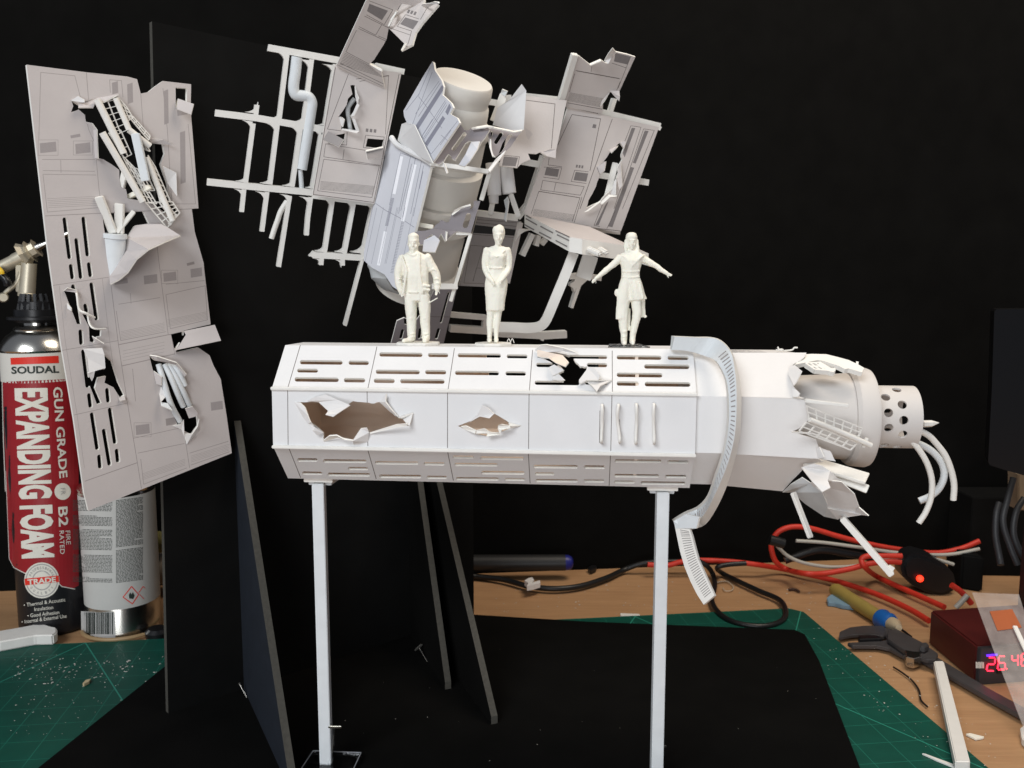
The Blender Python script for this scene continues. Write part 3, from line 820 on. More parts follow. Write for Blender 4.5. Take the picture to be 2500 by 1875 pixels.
# ================================================================ the torn wall panel on the left
PL = BOARD.shift(.16)
lp = thing('torn_wall_panel', PL.at(216, 1247), 'tall torn wall panel of grey printed card with slots and a broken white lattice', 'scale model')
MP = [pale, edge, inkl, inkp, pale]
out = zz('A', 180,160, 590,212, 860,240, 925,258, 950,355, 1000,345, 1050,305, 1100,270, 1290,292, 1288,420, 1290,500, 1340,1130, 1295,1134, 1315,1290, 1375,1500) + \
      zz('B', 1378,155, 1422,530, 1240,572, 1240,600, 1185,722, 1340,688, 1415,740, 1440,805, 1490,900, 1530,1150, 1565,1400) + [(216,1247)] + zz('C', 470,120) + zz('B', 500,1180, 410,650, 320,0)
out = out[:]
hs = [zz('A', 480,400, 535,432, 635,442, 660,400, 750,368, 800,378, 850,450, 940,560, 1010,660, 1100,692, 1112,760, 1085,830, 1130,960, 1150,1080, 1215,1160, 1170,1200, 1045,1110, 960,1078, 860,1062, 850,1000, 812,980, 805,870, 700,800, 655,790, 650,600, 580,545, 575,500, 530,462, 480,480, 495,440),
      zz('A', 1185,315, 1262,320, 1262,420, 1205,392, 1187,460),
      zz('A', 690,1165, 968,1150, 1010,1238, 910,1250, 860,1330, 850,1400, 760,1520, 740,1592, 735,1530, 712,1320, 700,1250)]
for x0,y0,x1,y1,v in ((437,1205,470,1458,'A'),(565,1200,592,1440,'A'),(517,1345,547,1592,'A'),(480,1520,490,1595,'A'),(602,1508,612,1580,'A'),
   (619,262,652,490,'B'),(495,275,500,300,'B'),(578,405,585,440,'B'),(545,580,550,655,'B'),(563,715,592,945,'B'),(603,1010,612,1080,'B'),(725,975,732,1046,'B'),
   (622,1140,657,1365,'B'),(743,1108,777,1325,'B'),(703,1250,740,1472,'B'),(790,1385,797,1450,'B'),(671,1425,677,1492,'B')):
    hs.append(capsule(z1(v, x0, y0), z1(v, x1, y1), 31/2.765, 6))
hs += [zz('B', 433,305, 510,310, 520,330, 535,440, 548,530, 520,528, 470,400), zz('B', 555,460, 595,470, 610,520, 640,555, 685,562, 682,610, 655,615, 632,655, 605,645, 600,545),
       zz('B', 705,740, 755,780, 800,925, 840,1008, 812,1028, 765,955, 705,925, 715,880, 662,890, 642,960, 686,1062, 655,1072, 612,960, 588,905, 640,842, 708,832),
       zz('B', 1008,742, 1050,775, 1185,800, 1240,870, 1245,950, 1290,1080, 1332,1150, 1338,1215, 1297,1272, 1245,1250, 1232,1180, 1200,1215, 1150,1090, 1090,1055, 1115,1020, 1087,950, 1035,850),
       zz('B', 1155,597, 1238,578, 1238,620, 1185,700, 1175,690)]
hs[0] = rag(hs[0], .8, 2, 9); hs[-2] = rag(hs[-2], .8, 2, 3)
pr = []
def ln(v, *c, w=1.3, mi=2):
    for p in bars(zz(v, *c), w): pr.append((p, mi))
ln('A', 305,1181, 1340,1131, w=1.6); ln('A', 583,212, 602,450, w=1.5); ln('A', 650,800, 668,1000, 692,1165); ln('A', 950,355, 968,590)
ln('A', 275,212, 505,235, 600,600, 640,690); ln('A', 275,212, 262,665); ln('A', 285,800, 640,800); ln('A', 290,875, 640,880); ln('A', 410,805, 412,890); ln('A', 290,900, 650,905); ln('A', 290,900, 320,1155, 670,1125)
ln('A', 740,262, 820,268, 830,380); ln('A', 740,262, 745,350); ln('A', 1100,320, 1130,600, 1160,1100, 1320,1100, 1270,560)
for k in range(6): ln('A', 318+k*2,1065+k*12, 665,1048+k*12, w=.8)
for x0,y0,x1,y1,v,m in ((268,683,378,752,'A',3),(508,688,608,758,'A',3),(475,630,540,652,'A',3),(755,275,795,355,'A',3),(858,285,895,420,'A',3),(1105,330,1135,560,'A',3),(1215,610,1250,960,'A',3),
    (1195,460,1265,500,'A',3),(970,195,1060,255,'B',3),(1102,178,1188,238,'B',3),(1285,150,1362,210,'B',3),(770,222,860,258,'B',3),(915,1205,1008,1272,'B',3),(1422,1050,1502,1108,'B',3),(1118,1160,1185,1210,'B',2),(1260,110,1310,130,'B',2)):
    pr.append((zz(v, x0,y0+8, x1,y0-4, x1+4,y1-6, x0+4,y1+6), m))
for x0,y0,x1,y1,v in ((258,668,392,772,'A'),(495,675,625,770,'A'),(905,1195,1020,1290,'B'),(1090,165,1200,255,'B')):
    q = zz(v, x0,y0, x1,y0, x1,y1, x0,y1)
    for p in bars(q, .9, True): pr.append((p, 2))
ln('B', 740,190, 800,670, 860,1060, 930,1480, 955,1640, w=1.5); ln('B', 1060,0, 1090,250, 1135,597, w=1.4); ln('B', 800,668, 1155,597, w=2); ln('B', 820,812, 1180,730, w=2); ln('B', 572,1590, 925,1465, w=1.8)
ln('B', 355,268, 735,212); ln('B', 410,708, 800,640); ln('B', 500,1142, 860,1062); ln('B', 1240,1235, 1280,1500); ln('B', 1155,600, 1180,735)
ln('B', 800,395, 1080,350); ln('B', 880,320, 885,390); ln('B', 785,440, 815,640, 1120,580); ln('B', 1120,330, 1150,560, 1400,500, 1385,270, 1120,330); ln('B', 1120,260, 1380,235)
ln('B', 895,830, 915,1050); ln('B', 900,1300, 1260,1220); ln('B', 930,1400, 1245,1335); ln('B', 950,1440, 970,1610, 1260,1500); ln('B', 1280,1400, 1540,1320); ln('B', 1290,1480, 1550,1390)
for k in range(6): ln('B', 815,580+k*10, 1110,520+k*10, w=.7)
for k in range(6): ln('B', 1130,500+k*9, 1400,445+k*9, w=.7)
for k in range(5): ln('B', 960,1540+k*10, 1250,1440+k*10, w=.7); ln('B', 1290,1420+k*10, 1545,1340+k*10, w=.7)
for k in range(4): ln('B', 830,710+k*22, 1110,650+k*22, w=.7)
ln('B', 400,270, 440,640, 520,1140, 570,1500, w=.8); ln('B', 690,220, 740,640, 800,1060, w=.8)
sheet('panel_sheet', lp, PL, out, hs, pr, .03, MP)
def lf(v, *c, m=None, name='torn_scrap', th=.008): return flap(name, lp, PL, zf(v, *c), th, m or pale)
lf('B', 1240,575,.005, 1450,533,.06, 1492,640,.10, 1190,703,.03, 1185,722,.01, 1255,600,.02, name='bent_strip')
lf('A', 1200,388,.02, 1308,425,.09, 1290,497,.10, 1195,460,.04)
lf('A', 478,402,.0, 525,372,.03, 570,398,.05, 570,415,.05, 530,418,.02, m=paper2)
lf('A', 530,418,.01, 570,405,.03, 650,385,.02, 640,420,.03, 630,450,.05, 530,450,.05)
lf('A', 640,395,.01, 700,410,.06, 800,358,.07, 780,372,.02, 655,385,.01)
lf('A', 575,545,.0, 620,555,.02, 652,600,.03, 660,795,.03, 640,790,.0, 630,600,.0)
lf('A', 1130,960,.0, 1100,845,.02, 1190,890,.05, 1195,1050,.04, 1160,1000,.02, m=paper2)
lf('A', 1010,660,.0, 1100,665,.02, 1168,700,.03, 1110,700,.01, 1015,690,.0)
lf('B', 430,305,.01, 455,285,.03, 520,300,.03, 512,315,.03)
lf('B', 452,385,.01, 480,420,.04, 480,440,.04, 455,425,.02, m=paper2)
tube('torn_strip', lp, [PL.at(*z1('B', x, y), l) for x, y, l in ((512,300,.01),(520,340,.03),(535,430,.03),(580,455,.05),(640,485,.03))], .007, edge, 6)
tube('torn_strip', lp, [PL.at(*z1('B', x, y), l) for x, y, l in ((590,460,.02),(605,530,.03),(640,560,.05),(715,560,.02))], .006, edge, 6)
lf('B', 560,695,.03, 690,690,.06, 705,735,.07, 712,825,.06, 660,840,.05, 600,860,.04, 590,760,.03, m=paper2)
lf('B', 590,860,.03, 640,845,.05, 632,890,.03, 620,915,.0, m=paper2)
lf('B', 620,612,.02, 650,630,.04, 700,662,.05, 640,650,.02)
lf('B', 840,1010,.0, 848,1040,.03, 812,1048,.03, 805,1028,.01)
lf('B', 1008,740,.0, 1060,748,.04, 1190,790,.06, 1258,870,.06, 1245,885,.04, 1185,805,.03, 1060,775,.02)
lf('B', 1035,845,.0, 1090,885,.05, 1088,945,.04, 1055,930,.01)
lf('B', 1088,945,.0, 1118,1020,.03, 1085,1055,.05, 1075,1000,.01, m=paper2)
lf('B', 1085,1055,.02, 1130,1062,.05, 1165,1110,.08, 1090,1080,.06, m=styrc)
lf('B', 1245,1270,.01, 1300,1270,.03, 1335,1220,.05, 1345,1170,.05, 1345,1250,.02, 1262,1340,.005, m=paper2)
lf('B', 1160,1215,.0, 1215,1210,.02, 1240,1175,.04, 1245,1290,.01, 1225,1240,.01, m=paper2)
lf('B', 1250,1100,.04, 1300,1085,.07, 1335,1130,.06, 1330,1150,.05, 1275,1165,.04)
# big curled-over sheet in the middle
cv = zf('A', 910,1245,.0, 1000,1233,.03, 1090,1236,.06, 1150,1270,.10, 1215,1312,.14, 1110,1355,.30, 1000,1405,.36, 920,1470,.34, 860,1560,.25, 800,1610,.12, 742,1640,.02, 738,1590,.0, 790,1500,.0, 850,1410,.0, 860,1330,.0)
flap('curled_sheet', lp, PL, cv, .010, pale)
# pipe stack behind the gap
def PB2(v, x, y, l): return PL.at(*z1(v, x, y), l)
lathe('pipe', lp, PB2('A', 772,1300,-.02), PB2('A', 768,1600,-.06), [(0,.062),(.0,.08),(.10,.082),(.11,.074),(1,.072)], [styrc], 24)
for a, b_, w_ in (((668,1050),(765,1295),.055),((808,1098),(805,1300),.06),((905,1150),(788,1295),.05),((848,870),(820,990),.04)):
    bar('stick', lp, PB2('A', *a, .02), PB2('A', *b_, -.02), w_, .03, styr, .004)
bar('stick', lp, PB2('A', 865,1055,-.05), PB2('A', 1020,985,.05), .05, .03, cream, .003)
# lattice girder
GPn = PL.shift(.05)
rails = []
def rail(a, b_, r): rails.append(tube('girder_rail', lp, [GPn.at(*z1('A', *a), .01), GPn.at(*z1('A', *b_), .01)], r, styr, 10, sm=False))
rail((655,395),(835,760),.023); rail((690,618),(965,1085),.023); rail((780,385),(872,600),.019); rail((870,600),(1012,710),.022); rail((985,785),(1165,1215),.020)
bar('girder_stay', lp, GPn.at(*z1('A', 915,625), .03), GPn.at(*z1('A', 985,945), .03), .055, .03, styrc, .003)
g = lattice(zz('A', 690,415, 770,398, 860,600, 770,640), 2, 5, 1.9)
g += lattice(zz('A', 735,620, 815,600, 890,765, 840,790), 2, 3, 1.9)
g += lattice(zz('A', 825,770, 905,850, 1060,1100, 985,1090), 3, 7, 1.9)
g += lattice(zz('A', 985,1090, 1165,1085, 1215,1160, 1130,1262), 4, 4, 2.4)
g += lattice(zz('A', 1000,770, 1050,850, 1150,1080, 1085,1090), 2, 7, 1.9)
g += lattice(zz('A', 905,855, 985,880, 1045,1010, 965,1010), 3, 4, 1.9)
g += lattice(zz('A', 800,380, 860,450, 900,520, 850,545), 2, 4, 2.0)
g += lattice(zz('A', 870,510, 900,510, 1015,640, 1005,670), 2, 4, 2.0)
g += lattice(zz('A', 895,655, 975,670, 1015,745, 960,725), 3, 2, 2.0)
g += bars(zz('A', 1145,1240, 1195,1170), 7)
sheet('girder_lattice', lp, GPn, g, [], [], .012, [styr, styr])
# bundle of tubes in the lower tear
for k, pts in enumerate(([(1070,800),(1100,900),(1150,1060),(1215,1185)], [(1110,800),(1150,880),(1200,1000),(1238,1085)], [(1135,795),(1185,880),(1240,990),(1280,1080)], [(1160,800),(1205,850),(1250,945)])):
    tube('conduit', lp, [PL.at(*z1('B', x, y), -.01+.035*math.sin(i*1.0)) for i, (x, y) in enumerate(pts)], .020, styrc, 10)
# ================================================================ the wrecked module hanging behind
F = plane3((510,400,6.2), (1600,400,7.4), (900,800,6.8))
um = thing('wrecked_module', F.at(1010, 700), 'wrecked module of bent grey panels, drum and girder frame high behind the figures', 'scale model')
MG = [grey, edge, ink, inkg, greyd]
# ---- girder frame
P_ = []
def B_(v, w, *c): 
    P_.extend(bars(zz(v, *c), w))
def Fl(v, x, y, a, b_, r):
    P_.append(fillet(Vector(z1(v, x, y))+Vector((3,0)), a, b_, r*1.6+3))
B_('D', 16.5, 580,385, 1160,490, 1655,585)
B_('D', 16.5, 150,915, 480,955, 1040,1050)
B_('D', 16.0, 85,1475, 420,1510, 940,1560); B_('F', 15, 900,245, 1400,312)
for a in ((735,430,668,985),(933,480,868,1005),(1125,520,1045,1000),(460,1000,398,1480),(655,1010,595,1495),(842,1040,775,1515),(1010,1090,940,1530),(490,850,480,930)): B_('D', 11.5, *a)
for a in ((370,200,352,375),(550,220,510,528),(726,250,640,803),(890,260,868,420,857,558),(1060,280,998,690),(1225,300,1152,700),(1380,320,1290,745),(975,735,970,788),(1138,745,1138,793)): B_('F', 11, *a)
B_('F', 15, 905,712, 1000,715, 1295,732)
P_.append(zz('F', 875,720, 910,682, 935,690, 935,735, 905,730, 893,722))
B_('F', 7.5, 1292,750, 1158,1262)
dn = (-.13, 1); up_ = (.13, -1); lf_ = (-1, -.13)
for v, x, y, r in (('D',718,425,17),('D',915,490,17),('D',1110,530,17),('D',445,985,15),('D',640,1010,15),('D',825,1035,15),('D',1005,1060,15),('F',352,205,12),('F',532,225,15),('F',708,245,12),('F',875,265,15),('F',1043,275,15),('F',1208,295,15),('F',1368,315,15),('F',960,745,8),('F',1125,755,9)):
    Fl(v, x, y, lf_, dn, r)
for v, x, y, r in (('D',668,970,15),('D',865,995,15),('D',1045,1020,12),('D',398,1480,15),('D',595,1495,15),('D',775,1515,15),('D',945,1530,12),('D',478,920,16),('F',985,690,12),('F',1140,695,12),('F',1290,700,18)):
    Fl(v, x, y, lf_, up_, r)
# right part of the frame
B_('X', 15, 300,95, 760,150); B_('X', 13, 760,150, 880,0)
B_('E', 9, 1420,930, 1265,1400); B_('E', 16, 1230,975, 1410,1005)
B_('G', 15, 840,745, 1400,880); B_('G', 9, 1395,880, 1380,915); B_('G', 9, 975,620, 930,760); B_('G', 15, 820,1340, 1290,1412)
B_('I', 12, 740,700, 940,725)
B_('E', 15, 970,490, 1140,520, 1130,440); B_('E', 11, 1275,440, 1600,475)
B_('E', 14, 60,200, 290,250)
B_('X', 17, 0,1395, 400,1420, 560,1450, 1060,1475, 1310,1460); B_('X', 12, 0,1240, 410,1275); B_('X', 9, 400,1260, 380,1400)
B_('X', 7, 1050,1480, 1030,1530)
B_('X', 11, 930,330, 815,575); B_('X', 10, 1000,350, 970,465); B_('X', 10, 1080,390, 1030,450)
B_('X', 12, 1340,815, 1450,800, 1560,810, 1700,830)
P_.append(zz('X', 1400,800, 1560,800, 1560,830, 1470,910, 1380,1165, 1352,1160, 1360,1130, 1420,930, 1390,985, 1380,940, 1350,920, 1350,890, 1400,860))
Fl('X', 760, 270, (1, .1), (-.3, 1), 18)
split_loose(sheet('girder_frame', um, F, P_, [], [], .05, [styr, styr]))
# thin white drain pipes in the frame
FB = F.shift(-.02)
tube('bent_pipe', um, [FB.at(*z1('D', x, y)) for x, y in ((812,462),(800,580),(785,700),(800,765),(850,775),(905,785),(932,830),(925,900),(895,1100),(850,1372))], .038, styrc, 16, 8)
tube('bent_pipe', um, [FB.at(*z1('D', x, y)) for x, y in ((838,1375),(845,1440),(852,1540))], .017, styrc, 10)
tube('bent_pipe', um, [FB.at(*z1('F', x, y)) for x, y in ((705,290),(655,370),(630,440),(605,510),(582,582))], .019, styr, 10)
# ---- panel builder with printed lines
def mkln(pr):
    def ln(v, *c, w=1.2, mi=2):
        for p in bars(zz(v, *c), w): pr.append((p, mi))
    return ln
def mkrc(pr):
    def rc(v, *c, mi=3): pr.append((zz(v, *c), mi))
    return rc
# left grey door panel
M1 = F.shift(.07)
pr = []; l = mkln(pr); rc = mkrc(pr)
l('D', 1230,600, 1060,1045, 1170,1060, w=1.3); l('D', 1320,660, 1555,610, 1530,1090); l('D', 1290,640, 1560,615)
l('D', 1045,1165, 1500,1240); l('D', 1045,1165, 1030,1270, 1490,1340); l('D', 1195,1210, 1185,1290)
l('D', 1030,1290, 980,1545, 1420,1600, 1480,1345, 1030,1290); l('D', 1220,1070, 1215,1175, 1060,1160)
l('D', 1370,1095, 1520,1110, 1505,1210, 1350,1195, 1370,1095)
l('D', 1125,545, 945,1575, 1435,1640, 1640,600, w=1.5); 
for k in range(8): l('D', 1005-k*1,1470+k*9, 1440-k*2,1510+k*9, w=.8)
for k in range(3): rc('D', 1372+k*32,1040+k*3, 1393+k*32,1043+k*3, 1390+k*32,1070+k*3, 1369+k*32,1067+k*3)
h_ = [rag(zz('D', 1245,692, 1283,690, 1290,780, 1308,850, 1250,940, 1300,1072, 1172,1048, 1180,990, 1150,945, 1215,850, 1225,800, 1262,762), .8, 2, 4),
      zz('D', 1385,1122, 1518,1132, 1503,1205, 1370,1188), zz('D', 1120,1096, 1205,1080, 1192,1162, 1165,1130)]
sheet('door_panel', um, M1, zz('D', 1120,520, 1660,590, 1440,1652, 938,1582), h_, pr, .02, MG)
def uf(pl, v, *c, m=None, name='torn_scrap', th=.008): return flap(name, um, pl, zf(v, *c), th, m or grey)
uf(M1, 'D', 1065,1063,.02, 1120,1090,.06, 1190,1130,.10, 1150,1190,.12, 1025,1130,.05, m=greyd)
uf(M1, 'D', 1370,1222,.06, 1515,1180,.02, 1505,1280,.06, 1385,1290,.09, m=greyd)
uf(M1, 'D', 1370,1215,.07, 1510,1185,.03, 1510,1195,.04, 1372,1226,.08, m=edge)
uf(M1, 'D', 1180,1040,.02, 1290,1055,.04, 1262,960,.03, 1285,965,.05, 1320,1060,.04, 1295,1078,.05, 1175,1052,.03, m=paper2)
uf(M1, 'D', 1280,700,.02, 1295,760,.04, 1312,800,.05, 1300,845,.03, 1285,780,.02, m=paper2)
uf(M1, 'D', 1300,835,.02, 1316,850,.05, 1270,940,.05, 1252,945,.03, m=paper2)
uf(M1, 'D', 1155,945,.01, 1175,950,.04, 1195,970,.05, 1180,1030,.04, 1165,1000,.02, m=paper2)
tube('bent_pipe', um, [F.at(*z1('D', x, y)) for x, y in ((1280,800),(1240,850),(1225,900),(1235,980),(1245,1050))], .016, styrc, 10)
# tall bent-up panel above it
M2 = plane3((*z1('D', 1140,520), F.at(*z1('D', 1140,520)).y-.10), (*z1('D', 1500,640), F.at(*z1('D', 1500,640)).y-.12), (930, 20, F.at(900,20).y-.42))
pr = []; l = mkln(pr); rc = mkrc(pr)
l('D', 1395,5, 1590,80, 1520,200, 1375,120); rc('D', 1400,30, 1545,85, 1495,160, 1380,90); rc('D', 1545,85, 1495,160, 1500,165, 1550,88)
l('D', 1360,130, 1500,200, 1450,285, 1315,215); l('D', 1500,200, 1590,240); l('D', 1470,290, 1560,330); l('D', 1310,230, 1550,340)
l('D', 1295,245, 1210,420, 1400,520, w=1.1)
for k in range(9): l('D', 1200-k*5,430+k*11, 1400+k*14,530+k*12, w=.9)
l('D', 1150,530, 1510,700, w=1.0); l('D', 1160,510, 1515,680)
sheet('bent_panel', um, M2, zz('D', 1130,535, 1380,-10, 1700,-10) + zz('T', 1650,0, 1610,60, 1590,110, 1700,165) + zz('T', 1150,80, 1100,150, 885,560, 870,640, 830,850, 770,960, 560,1290) + zz('D', 1400,520, 1495,570, 1525,720, 1300,620), [], pr, .02, MG)
M2b = plane3((*z1('T', 880,600), F.at(950,60).y-.45), (*z1('T', 1600,150), F.at(950,60).y-.55), (*z1('T', 1400,900), F.at(950,60).y-.7))
pr = []; l = mkln(pr); rc = mkrc(pr)
l('T', 1240,315, 1530,410); l('T', 1240,315, 1060,570, 1370,670, 1290,960); rc('T', 1235,375, 1520,460, 1400,635, 1120,520)
for k in range(3): rc('T', 1300+k*70,200+k*22, 1345+k*70,215+k*22, 1310+k*70,290+k*22, 1265+k*70,270+k*22)
l('T', 1700,180, 1560,420, w=1.2); l('T', 890,600, 1350,760, w=1.1); l('T', 1160,70, 1050,250)
sheet('bent_panel', um, M2b, zz('T', 880,610, 1050,270, 1150,60, 1170,-60, 1640,-60, 1650,0, 1600,100, 1720,170, 1870,80, 1950,90, 1600,490, 1460,690, 1380,960, 1140,1085, 1215,940, 900,630), [], pr, .015, MG)
uf(M2b, 'T', 1580,118,.0, 1610,85,.03, 1740,75,.06, 1850,40,.12, 1940,50,.14, 1955,75,.14, 1850,95,.10, 1730,165,.02, m=paper2)
uf(M2b, 'T', 1215,935,.02, 1250,920,.03, 1150,1085,.05, 1140,1080,.05, m=edge)
uf(M2b, 'T', 870,580,.0, 930,440,.05, 1050,265,.06, 1065,240,.02, 940,480,.04, 885,575,.03, m=edge)
uf(M2, 'D', 1405,525,.01, 1500,560,.05, 1503,580,.06, 1480,570,.05, m=edge)
# ---- round drum
ax0 = at(*z1('V', 835, 455), 6.32); ax1 = at(1004, 702, 7.08)
dT = (ax1-ax0); 
rr = lambda px: px/FP*6.6
prof = [(t_, rr(r_) if r_ else 0) for t_, r_ in ((0,0),(0,67),(.008,70),(.05,72),(.06,70),(.085,70),(.095,74),(.12,76),(.165,78),(.175,90),(.19,93),(.215,91),(.225,87),(.33,90),(.335,86),(.36,86),(.37,101),(.50,102),(.503,97),(.512,97),(.515,110),(.545,112),(.555,99),(.60,99),(.61,107),(.635,109),(.645,96),(.685,97),(.695,100),(.86,102),(.87,112),(.91,114),(.92,98),(1,94))]
lathe('drum', um, ax0, ax1, prof, [drumm], 40, cap=True)
# lower bulging shell under the cool-lit panel
lathe('drum_shell', um, at(1045,560,6.86), at(1010,727,6.80), [(.0,rr(112)),(.55,rr(132)),(.70,rr(128)),(.74,rr(122)),(.86,rr(112)),(.97,rr(80)),(1,rr(40))], [styrc], 48, arc=(-1.0,1.3), cap=False, ref=Vector((-1,0,0)))
# ---- cover panel, cool window light in its colour (left face of the eight-sided housing)
yl = F.at(950,345).y-.02
CB = plane3((950,345,yl), (1050,405,yl-.42), (890,640,yl-.03))
def W(*c): return zz('W', *c)
pr = []; l = mkln(pr); rc = mkrc(pr)
l('W', 180,470, 300,555, 480,650, 640,755, w=1.3)
l('E', 255,905, 470,985, w=1.1); l('E', 258,905, 168,1330, w=1.0); l('E', 340,930, 242,1400); l('E', 380,945, 285,1400); l('E', 430,965, 340,1400); l('E', 445,1010, 362,1420)
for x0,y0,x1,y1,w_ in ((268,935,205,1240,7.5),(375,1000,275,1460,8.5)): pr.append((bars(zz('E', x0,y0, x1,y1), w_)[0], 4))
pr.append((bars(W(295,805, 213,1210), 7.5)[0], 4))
for a in ((385,405, 310,740, 36),(505,690, 370,1310, 34)):
    n = 34
    for k in range(n):
        t = k/n; x = a[0]+(a[2]-a[0])*t; y = a[1]+(a[3]-a[1])*t
        pr.append((W(x-a[4]/2,y, x+a[4]/2,y+4, x+a[4]/2-1,y+10, x-a[4]/2-1,y+6), 2))
for x in (95,175,265,335,350,430,540): l('W', x+100,520, x-45,1190, w=.8)
l('W', 640,0, 560,330, 500,640); l('W', 610,0, 480,560); l('W', 745,90, 700,300); l('W', 150,500, 40,1040, w=.9)
CBO = zz('E', 160,790, 330,890, 505,1010, 380,1520) + zz('W', 560,1180, 440,1500, 380,1460, 290,1320, 140,1240, 40,1150, 40,1060, 130,560, 160,470) + zz('E', 40,1330, 50,1300)
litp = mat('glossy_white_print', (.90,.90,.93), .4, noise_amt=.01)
sheet('housing_panel', um, CB, CBO, [], pr, .02, [blue, edge, inkb, inkb, litp])
# white rounded return between the two cool-lit panels
uf(CB, 'V', 50,1190,-.02, 100,990,.0, 150,970,.05, 250,1000,.12, 470,1460,.10, 300,1370,.04, 180,1290,.02, m=paper)
tube('panel_rim', um, [CB.at(*z1('V', x, y), .02) for x, y in ((-20,1150),(40,1230),(200,1320),(380,1410),(480,1480))], .02, paper, 8)
# upper cover panel in the same cool-lit colour, bent forward
UB = plane3((*z1('V', 130,830), yl-.20), (*z1('V', 460,1440), yl-.54), (*z1('V', 470,260), yl-.42))
pr = []; l = mkln(pr)
def rcv(*c, mi=3): pr.append((zz('V', *c), mi))
rcv(580,525, 610,550, 600,580, 290,1065, 257,1025); rcv(590,890, 620,925, 405,1255, 378,1215); rcv(668,745, 690,790, 650,885, 620,845)
for a in ((465,370,225,1005),(545,480,265,870),(560,500,300,900),(225,1005,450,1350),(450,1350,770,950),(620,710,320,1170),(630,730,340,1190),(640,760,370,1170),(470,930,350,1120),(300,660,380,760,580,1040),(150,830,310,630),(440,320,300,650),(690,1060,560,1240),(570,1120,650,1190)): l('V', *a, w=1.1)
sheet('bent_cover_panel', um, UB, zz('V', 465,245, 478,255, 495,350, 575,470, 600,545, 585,640, 640,690, 690,740, 715,795, 675,870, 760,915, 790,975, 465,1455, 415,1400, 290,1180, 165,980, 130,900, 122,830, 300,520, 345,440), [], pr, .015, [blue, edge, inkb, inkb])
# mauve torn panel folded round the drum front
MVp = plane3((*z1('V', 480,1440), yl-.52), (*z1('V', 1100,1010), yl-.45), (*z1('V', 860,1460), yl-.60))
hs = [capsule(z1('V', 850,1110), z1('V', 720,1285), 10), zz('V', 900,1190, 950,1200, 930,1240, 870,1350, 780,1475, 740,1410, 860,1215)]
sheet('torn_mauve_panel', um, MVp, rag(zz('V', 485,1450, 790,975, 845,1060, 900,1065, 940,1030, 1095,1005, 1150,1055, 1130,1090, 1050,1200, 1000,1290, 945,1300, 870,1370, 750,1420, 700,1400, 690,1370, 655,1345, 600,1430, 540,1470), .8, 2, 2), hs, [], .012, [mauve, edge])
flap('torn_scrap', um, MVp, zf('V', 780,1475,.03, 860,1350,.05, 930,1200,.06, 1030,1195,.05, 1000,1290,.06, 930,1400,.08, 910,1430,.08, 850,1495,.05), .008, blue)
uf(MVp, 'V', 585,1430,.03, 605,1450,.05, 648,1560,.08, 632,1575,.08, m=paper2)
uf(MVp, 'V', 930,1035,.01, 1095,1000,.02, 1200,1015,.02, 1095,1020,.04, 945,1045,.03, m=edge)
# housing ribs round the drum
Y5 = yl-.30
def rib(a, b_, w_=.04, Yo=0, m=styr, v='V'): bar('housing_rib', um, at(*z1(v, *a), Y5+Yo), at(*z1(v, *b_), Y5+Yo), w_, .03, m, .003)
rib((440,1460), (1140,1560), .05, -.2); rib((1290,20), (1160,600), .016, -.08, v='E') if False else None
bar('housing_rib', um, at(*z1('W', 1535,110), Y5+.0), at(*z1('W', 1440,435), Y5+.0), .03, .03, styr, .003)
bar('housing_rib', um, at(*z1('W', 1315,830), Y5+.0), at(*z1('W', 1075,1640), Y5-.02), .025, .03, styr, .003)
bar('housing_rib', um, at(*z1('W', 1140,825), Y5+.0), at(*z1('W', 1320,825), Y5+.0), .04, .03, styr, .003)
bar('housing_rib', um, at(*z1('W', 850,1460), Y5-.05), at(*z1('W', 1155,1460), Y5-.02), .06, .04, styr, .003)
bar('housing_rib', um, at(*z1('W', 640,715), Y5+.0), at(*z1('W', 870,755), Y5+.0), .06, .03, cream, .003)
MV2 = plane3((*z1('W', 870,780), Y5-.04), (*z1('W', 1430,440), Y5-.03), (*z1('W', 1310,830), Y5-.03))
sheet('torn_mauve_panel', um, MV2, rag(zz('W', 1350,440, 1430,440, 1315,825, 1040,795, 870,770, 890,730, 935,705, 960,670, 1030,700, 1055,690, 1085,600, 1110,560, 1180,530, 1290,490, 1320,500, 1300,540, 1330,535, 1350,490), .6, 2, 8), [capsule(z1('W', 1287,620), z1('W', 1250,735), 13)], [], .014, [mauve, edge])
uf(MV2, 'W', 1085,600,.01, 1120,555,.03, 1200,515,.04, 1310,480,.05, 1315,500,.05, 1200,535,.03, 1095,615,.02, m=edge)
MV3 = plane3((*z1('W', 740,800), Y5-.1), (*z1('W', 1140,800), Y5-.06), (*z1('W', 850,1040), Y5-.22))
sheet('torn_mauve_panel', um, MV3, rag(zz('W', 640,790, 750,800, 860,770, 1150,800, 1060,870, 1010,920, 960,830, 930,890, 850,840, 770,900, 760,960, 680,960), .6, 2, 5), [], [], .012, [mauve, edge])
uf(MV3, 'W', 755,910,.02, 880,850,.05, 945,910,.06, 890,1050,.10, 740,1040,.06, m=blue)
uf(MV3, 'W', 1010,800,.02, 1025,805,.05, 1015,915,.05, 1005,870,.03, m=paper2)
